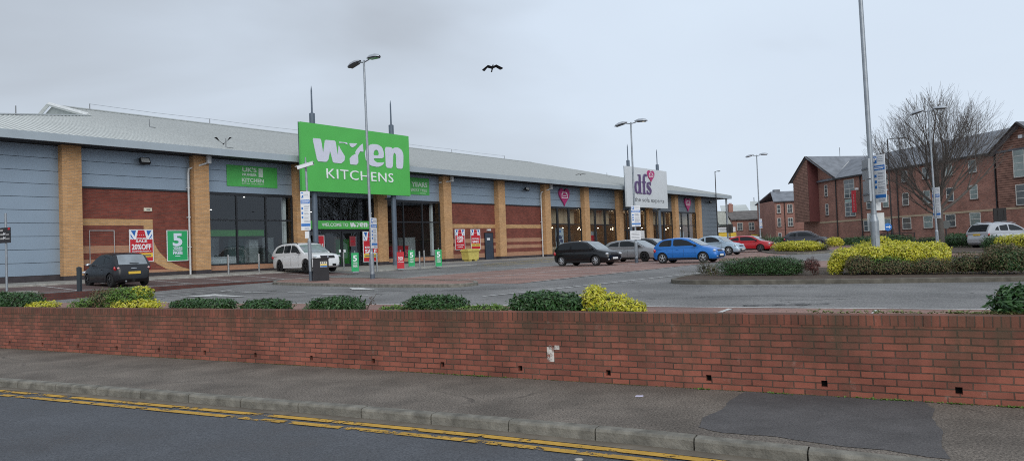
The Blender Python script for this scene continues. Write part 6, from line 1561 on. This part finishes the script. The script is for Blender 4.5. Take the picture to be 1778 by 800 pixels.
lb('ground_cover_plant', 'low green sprigs just left of the taller central dark shrub', -7.35, -6.9, .90, MLEAF, 260, .05, ry=.15)
lb('evergreen_shrub', 'square clipped dark green shrub at the centre of the wall', -6.8, -5.82, 1.06, GLEAF, 2100)
lb('ground_cover_plant', 'low bright green creeping plant between two dark clipped shrubs', -5.75, -5.12, .93, MLEAF, 520, .05, ry=.2)
lb('evergreen_shrub', 'wide clipped dark green shrub joined to the yellow wall shrub', -4.94, -3.9, 1.10, GLEAF, 2300)
bush('golden_shrub', 'bright yellow shrub with tall left tuft on top of the wall', 'shrub', [(-.24, 0, .20, .14, .18, .18, 520, .055, YLEAF), (.0, 0, .13, .24, .22, .15, 620, .055, YLEAF), (.27, 0, .09, .18, .18, .10, 340, .055, YLEAF), (-.15, 0, .08, .2, .2, .1, 150, .055, MLEAF), (.22, .05, .05, .2, .2, .08, 110, .055, MLEAF)], WRot, ledge(-3.46))
bush('laurel_shrub', 'large leaved glossy laurel shrub on the wall at the right edge', 'shrub', [(0, 0, .16, .36, .26, .19, 950, .085, GLEAF), (.1, .05, .13, .3, .25, .16, 200, .085, MLEAF)], WRot, ledge(1.17, 9.05))
b = MB(); b.tube([(0, 0, 0), (.10, 0, .16), (.22, .02, .30)], [.008, .006, .003], 5); b.tube([(.04, 0, .08), (.16, -.02, .18)], [.005, .003], 5)
for _ in range(9): leaf(b, Vector((.1+.13*random.random(), 0, .12+.16*random.random())), Vector((0, -1, .4)).normalized(), .05)
tag(b.build('twig', TWIG, loc=ledge(-7.68), rot=WRot, fix=False), 'bare curved twig at the right of a dark wall shrub', 'twig')
def ivp():
    a = random.choice([random.uniform(-1.0, 1.4), random.uniform(.4, 1.4), random.uniform(-6.9, -5)]); return (*wxy(a, 8.78+abs(random.gauss(0, .09))), .885 if False else .86+random.random()*.03)
scatter_tufts('ground_cover', 'pale variegated creeping ground cover along the wall top', ivp, 800, .035, leafmat('ivy_leaf', [(.16, .20, .06), (.30, .33, .14), (.10, .13, .04), (.25, .2, .1)], .2), .6)
def soilp():
    a = random.uniform(-18, 1.5); return (*wxy(a, 8.8+random.random()*.9), .805)
scatter_tufts('leaf_litter', 'dry leaf litter on the planting ledge', soilp, 900, .02, BLEAF, .4)
# --- right-hand planting bed
def gb(px, py): p = gnd(px, py, Gl); return Vector((p.x, p.y, Gl(p.x, p.y)+.10))
A = gb(1440, 484); B_ = gb(1650, 482.5); dirb = (B_-A); rb = atan2(dirb.y, dirb.x)
Lb = dirb.length; back = Vector((-sin(rb), cos(rb), 0))
c = (A+B_)/2+back*.75; k = 1.0
bush('golden_shrub', 'large bright yellow shrub mass around the foot of the big post', 'shrub',
     [(-1.10, .1, .48, .52, .6, .36, 2600, .08, YLEAF), (-.4, .25, .56, .62, .7, .40, 3400, .08, YLEAF), (.55, .3, .58, .72, .7, .36, 3400, .08, YLEAF), (1.2, .35, .56, .48, .6, .36, 2300, .08, YLEAF), (-.1, 1.0, .62, 1.1, .45, .42, 2600, .08, YLEAF), (-1.5, -.05, .26, .22, .4, .26, 600, .08, YLEAF), (-.25, 1.1, .98, .28, .35, .2, 400, .08, YLEAF), (-.2, -.35, .38, .8, .3, .2, 500, .07, MLEAF)], rb, tuple(c), box=2.6)
bush('brown_shrub', 'leggy brown and green shrub growing below the large yellow mass', 'shrub', [(-.75, -.58, .30, .42, .26, .30, 1300, .055, BLEAF), (.2, -.60, .22, .6, .22, .22, 1100, .055, BLEAF), (1.15, -.58, .24, .55, .26, .25, 1200, .055, BLEAF)], rb, tuple(c), box=2.4)
A2, B2 = gb(1650, 482.5), gb(1772, 484); r2 = atan2((B2-A2).y, (B2-A2).x); c2 = (A2+B2)/2+Vector((-sin(r2), cos(r2), 0))*.55; L2 = (B2-A2).length
bush('brown_shrub', 'rounded brown tinged green shrub at the right end of the planting bed', 'shrub', [(.35, 0, .42, L2*.33, .6, .42, 3200, .06, BLEAF), (.5, -.1, .38, L2*.25, .5, .36, 1300, .06, GLEAF), (-.55, -.05, .30, L2*.3, .5, .32, 1500, .055, BLEAF), (1.05, .1, .5, .3, .4, .32, 500, .055, BLEAF)], r2, tuple(c2), box=2.5)
A3, B3 = gb(1246, 485), gb(1388, 484); r3 = atan2((B3-A3).y, (B3-A3).x); c3 = (A3+B3)/2+Vector((-sin(r3), cos(r3), 0))*.5; L3 = (B3-A3).length
bush('clipped_hedge', 'dark green clipped hedge in the planting bed in front of blue car', 'hedge', [(0, 0, .30, L3*.5, .42, .31, 5200, .055, GLEAF), (L3*.3, -.1, .26, L3*.2, .38, .28, 1300, .055, GLEAF)], r3, tuple(c3), box=4.)
P = gb(1232, 484); bush('straggly_shrub', 'small straggly grey green shrub at the left end of the clipped hedge', 'shrub', [(-.1, 0, .28, .22, .22, .26, 330, .05, leafmat('grey_leaf', [(.07, .08, .05), (.12, .12, .08), (.05, .06, .04)], .15)), (.22, 0, .2, .2, .2, .2, 240, .05, BLEAF)], r3, tuple(P+Vector((0, .3, 0))), coreshrink=.25)
P = gb(1415, 484); bush('maroon_shrub', 'small maroon leaved shrub standing alone between hedge and yellow mass', 'shrub', [(0, 0, .34, .24, .22, .22, 420, .055, RLEAF), (.1, 0, .12, .12, .12, .12, 60, .05, RLEAF)], 0, tuple(P+Vector((0, .2, 0))), coreshrink=.25, box=2.2)
# --- far islands
def farbush(name, label, px0, px1, pyb, h, m, n, size, depth_=1.2, Y=None, cat='shrub', box=2.8, extra=None):
    if Y: a, b2 = dep(px0, pyb, Y), dep(px1, pyb, Y)
    else: a, b2 = gnd(px0, pyb, Gl), gnd(px1, pyb, Gl)
    c = (a+b2)/2; L_ = Vector((b2.x-a.x, b2.y-a.y)).length; rr = atan2(b2.y-a.y, b2.x-a.x); zz = Gl(c.x, c.y)+.08
    P = [(0, 0, h*.5, L_/2, depth_/2, h*.52, n, size, m)]+(extra(L_, h) if extra else [])
    return bush(name, label, cat, P, rr, (c.x-sin(rr)*depth_*.5, c.y+cos(rr)*depth_*.5, zz), box=box)
farbush('golden_shrub', 'long low yellow shrub mound right of the red car', 1332, 1400, 438.5, .78, YLEAF, 3200, .13, 2.0)
farbush('brown_shrub', 'dull low green brown shrub at the right of the yellow mound', 1395, 1425, 437, .55, BLEAF, 800, .1, 1.2)
farbush('golden_shrub', 'small distant yellow shrub beside the dark crossover', 1443, 1468, 425, .85, YLEAF, 900, .16, 1.5, Y=70)
farbush('clipped_hedge', 'low dark hedge along the foot of the brick flats behind the small yellow shrub', 1462, 1510, 425, .75, GLEAF, 1300, .14, 1., Y=72, cat='hedge', box=4)
farbush('clipped_hedge', 'dark clipped hedge along the street behind the large galvanised post', 1490, 1590, 424, .95, GLEAF, 2600, .13, 1., Y=58, cat='hedge', box=4)
farbush('clipped_hedge', 'dark clipped hedge in front of the bare tree trunk', 1575, 1712, 432, .75, GLEAF, 4200, .10, 1., cat='hedge', box=4)
farbush('golden_shrub', 'long yellow shrub row in front of the silver crossover', 1715, 1860, 437, .88, YLEAF, 5200, .10, 1.3)
farbush('evergreen_shrub', 'dark green clump at the left end of the yellow row before the silver crossover', 1697, 1724, 437, .84, GLEAF, 900, .09, 1.2)
farbush('clipped_hedge', 'dark hedge between the red car and the dark crossover', 1336, 1384, 418, 1.1, GLEAF, 2200, .16, 1.2, Y=84, cat='hedge', box=4)
farbush('clipped_hedge', 'short dark hedge behind the white crossover roof at far right', 1650, 1700, 424, .9, GLEAF, 1500, .13, 1., Y=56, cat='hedge', box=4)
# spiky phormium
P = dep(1322, 418, 78); b = MB()
for i in range(420):
    a = random.uniform(0, 2*pi); L_ = random.uniform(1.2, 2.7); el_ = random.uniform(.25, 1.35); ox_, oy_ = random.gauss(0, .75), random.gauss(0, .4)
    d = Vector((cos(a)*cos(el_), sin(a)*cos(el_), sin(el_))); s_ = Vector((-sin(a), cos(a), 0))*.035; p = Vector((ox_, oy_, 0)); pts = []
    for k in range(5): t = k/4; pts.append(p+d*L_*t-Vector((0, 0, .55*L_*t*t*t*(1.2-el_*.6))))
    for k in range(4): w0, w1 = 1-abs(k/4-.3), 1-abs((k+1)/4-.3) if k < 3 else .1; b.quad(pts[k]-s_*w0, pts[k]+s_*w0, pts[k+1]+s_*w1, pts[k+1]-s_*w1)
o = b.build('spiky_plant', leafmat('phormium_leaf', [(.05, .09, .04), (.09, .14, .07), (.14, .19, .12), (.06, .08, .04)], .1), loc=(P.x, P.y, .95), fix=False); tag(o, 'big spiky green strap leaved plant behind the red car', 'plant')
# --- bare tree
P = dep(1634, 430, 50); zt = Gl(P.x, P.y)
TR = thing('bare_tree', 'bare winter tree with wide fan of branches before the brick flats', 'tree', (P.x, P.y, zt), 0)
BARK = mat('bark', (.10, .087, .078), .9, var=.25, vs=6, bump=.8, bs=18)
rt_ = random.Random(11)
tb, cb = MB(), MB()
tb.tube([(0, 0, -.2), (0, 0, .25), (.03, 0, 1.4), (.0, 0, 2.6), (-.05, .02, 3.3)], [.34, .26, .215, .21, .19], 12)
def grow(p, d, r, L_, lvl, zlim):
    n = 3; pts = [p]; rs = [r]; q = p.copy(); dd = d.copy()
    for k in range(n):
        dd = (dd+Vector((rt_.gauss(0, .07), rt_.gauss(0, .07), rt_.gauss(0, .05)+.075))).normalized(); q = q+dd*L_/n; pts.append(q.copy()); rs.append(max(.0045, r*(1-.34*(k+1)/n)))
    (cb if lvl > 0 else cb).tube(pts, rs, 6 if lvl < 2 else 4 if lvl < 4 else 3)
    if lvl >= 7 or r < .0035: return
    if (q.x/4.7)**2+(q.y/4.3)**2+((q.z-6.0)/4.75)**2 > 1.0: return
    re = rs[-1]
    k = 2 if lvl < 1 else rt_.choice((2, 2, 3))
    for i in range(k if (q.x/4.7)**2+(q.y/4.3)**2+((q.z-6.0)/4.75)**2 < .8 else 2):
        ax = Vector((rt_.gauss(0, 1), rt_.gauss(0, 1), rt_.gauss(0, .6))); ax = (ax-dd*ax.dot(dd)).normalized(); an = rt_.uniform(.16, .48)
        nd = (dd*cos(an)+ax*sin(an)).normalized(); out = Vector((q.x, q.y, 0)); 
        if out.length > .5: nd = (nd+out.normalized()*.10).normalized()
        grow(q, nd, re*(.86 if i == 0 else .66)*rt_.uniform(.9, 1.05), L_*rt_.uniform(.70, .92), lvl+1, zlim)
    for j in (1, 2):
        if rt_.random() < (.8 if lvl > 0 else .6):
            ax = Vector((rt_.gauss(0, 1), rt_.gauss(0, 1), rt_.gauss(0, .5))).normalized(); nd = (dd+ax*.55).normalized(); grow(pts[j], nd, rs[j]*.5, L_*.62, lvl+2, zlim)
for i, (az_, el_, L_, r_, z_) in enumerate([(0, 86, 2.5, .15, 3.2), (20, 62, 2.4, .13, 3.2), (200, 60, 2.4, .12, 3.1), (175, 36, 2.5, .11, 2.5), (5, 26, 2.7, .12, 2.5), (150, 50, 2.3, .1, 2.8), (330, 48, 2.3, .11, 2.7), (60, 45, 2.2, .1, 2.8), (110, 66, 2.4, .11, 3.2), (270, 55, 2.3, .1, 2.9), (240, 34, 2.2, .09, 2.5), (300, 72, 2.4, .11, 3.3), (190, 20, 1.9, .07, 2.3)]):
    a, e_ = radians(az_), radians(el_); grow(Vector((0, 0, z_)), Vector((cos(a)*cos(e_), sin(a)*cos(e_), sin(e_))), r_, L_*(.90+.08*cos(a-.3)), 0, 11)
tb.build('trunk', BARK, TR, smooth=50); cb.build('crown', BARK, TR, fix=False)
# bed dressing
def bedp():
    u = random.random(); v = random.random(); p = gb(1180+600*u, 483-9*v); return (p.x, p.y, p.z+.01)
scatter_tufts('leaf_litter', 'dry brown leaf litter in the kerbed planting bed', bedp, 2200, .03, BLEAF, .5)
# ================================================================ BIRDS
def bird(label, P, span, yaw, roll, flap):
    r = thing('crow', label, 'bird', tuple(P), yaw); r.rotation_euler.x = roll[0]; r.rotation_euler.y = roll[1]
    b = MB(); st = [(-.5, .01, .01), (-.42, .08, .02), (-.28, .05, .04), (-.12, .075, .07), (.05, .085, .08), (.18, .06, .06), (.26, .05, .05), (.32, .042, .042), (.36, .02, .02), (.42, .004, .004)]
    n = 10; vs = []; fs = []
    for (y, w, h) in st:
        for i in range(n): a = 2*pi*i/n; vs.append((w*cos(a)*span, y*span, h*sin(a)*span))
    for i in range(len(st)-1):
        for k in range(n): fs.append((i*n+k, i*n+(k+1) % n, (i+1)*n+(k+1) % n, (i+1)*n+k))
    b.add(vs, fs)
    for s_ in (-1, 1):      # wings: root, wrist, fingered tip
        f1, f2 = flap[0 if s_ < 0 else 1]
        W1 = Vector((s_*.42*cos(f1), .04, .42*sin(f1))); W2 = W1+Vector((s_*.62*cos(f2), -.12, .62*sin(f2)))
        A, B_, C_, D_ = Vector((s_*.04, .14, .03)), W1+Vector((0, .13, 0)), W1+Vector((0, -.17, 0)), Vector((s_*.04, -.14, .03))
        up = Vector((0, 0, .018)); T1, T2, T3, T4 = W2+Vector((0, .02, 0)), W2+Vector((-s_*.03, -.06, 0)), W2+Vector((-s_*.12, -.13, 0)), W2+Vector((-s_*.25, -.17, 0))
        for poly in ([A, B_, C_, D_], [B_, T1, T2, C_], [C_, T2, T3, T4]):
            n2 = len(poly); b.add([tuple(q*span+up*span) for q in poly]+[tuple(q*span-up*span*.4) for q in poly], [tuple(range(n2)), tuple(range(2*n2-1, n2-1, -1))]+[(i, (i+1) % n2, n2+(i+1) % n2, n2+i) for i in range(n2)])
    b.build('body', mat('crow_black', (.010, .010, .013), .6, var=.1), r, smooth=30)
    b = MB(); b.cyl((0, .36*span, .005*span), (0, .44*span, -.01*span), .014*span, .002, 6); b.build('beak', CBLK, r)
bird('black crow gliding in the open sky above the store', dep(855, 118, 22), .36, radians(-160), (radians(35), radians(8)), ((radians(22), radians(-22)), (radians(28), radians(-24))))
bird('black crow flapping low over the metal roof above the green sign', dep(388, 250, 30), .42, radians(25), (radians(8), radians(-6)), ((radians(40), radians(42)), (radians(36), radians(34))))
bird('distant black bird skimming over the roof left of the silver sign', dep(1008, 303, 42), .30, radians(170), (radians(10), radians(0)), ((radians(10), radians(-5)), (radians(12), radians(-4))))
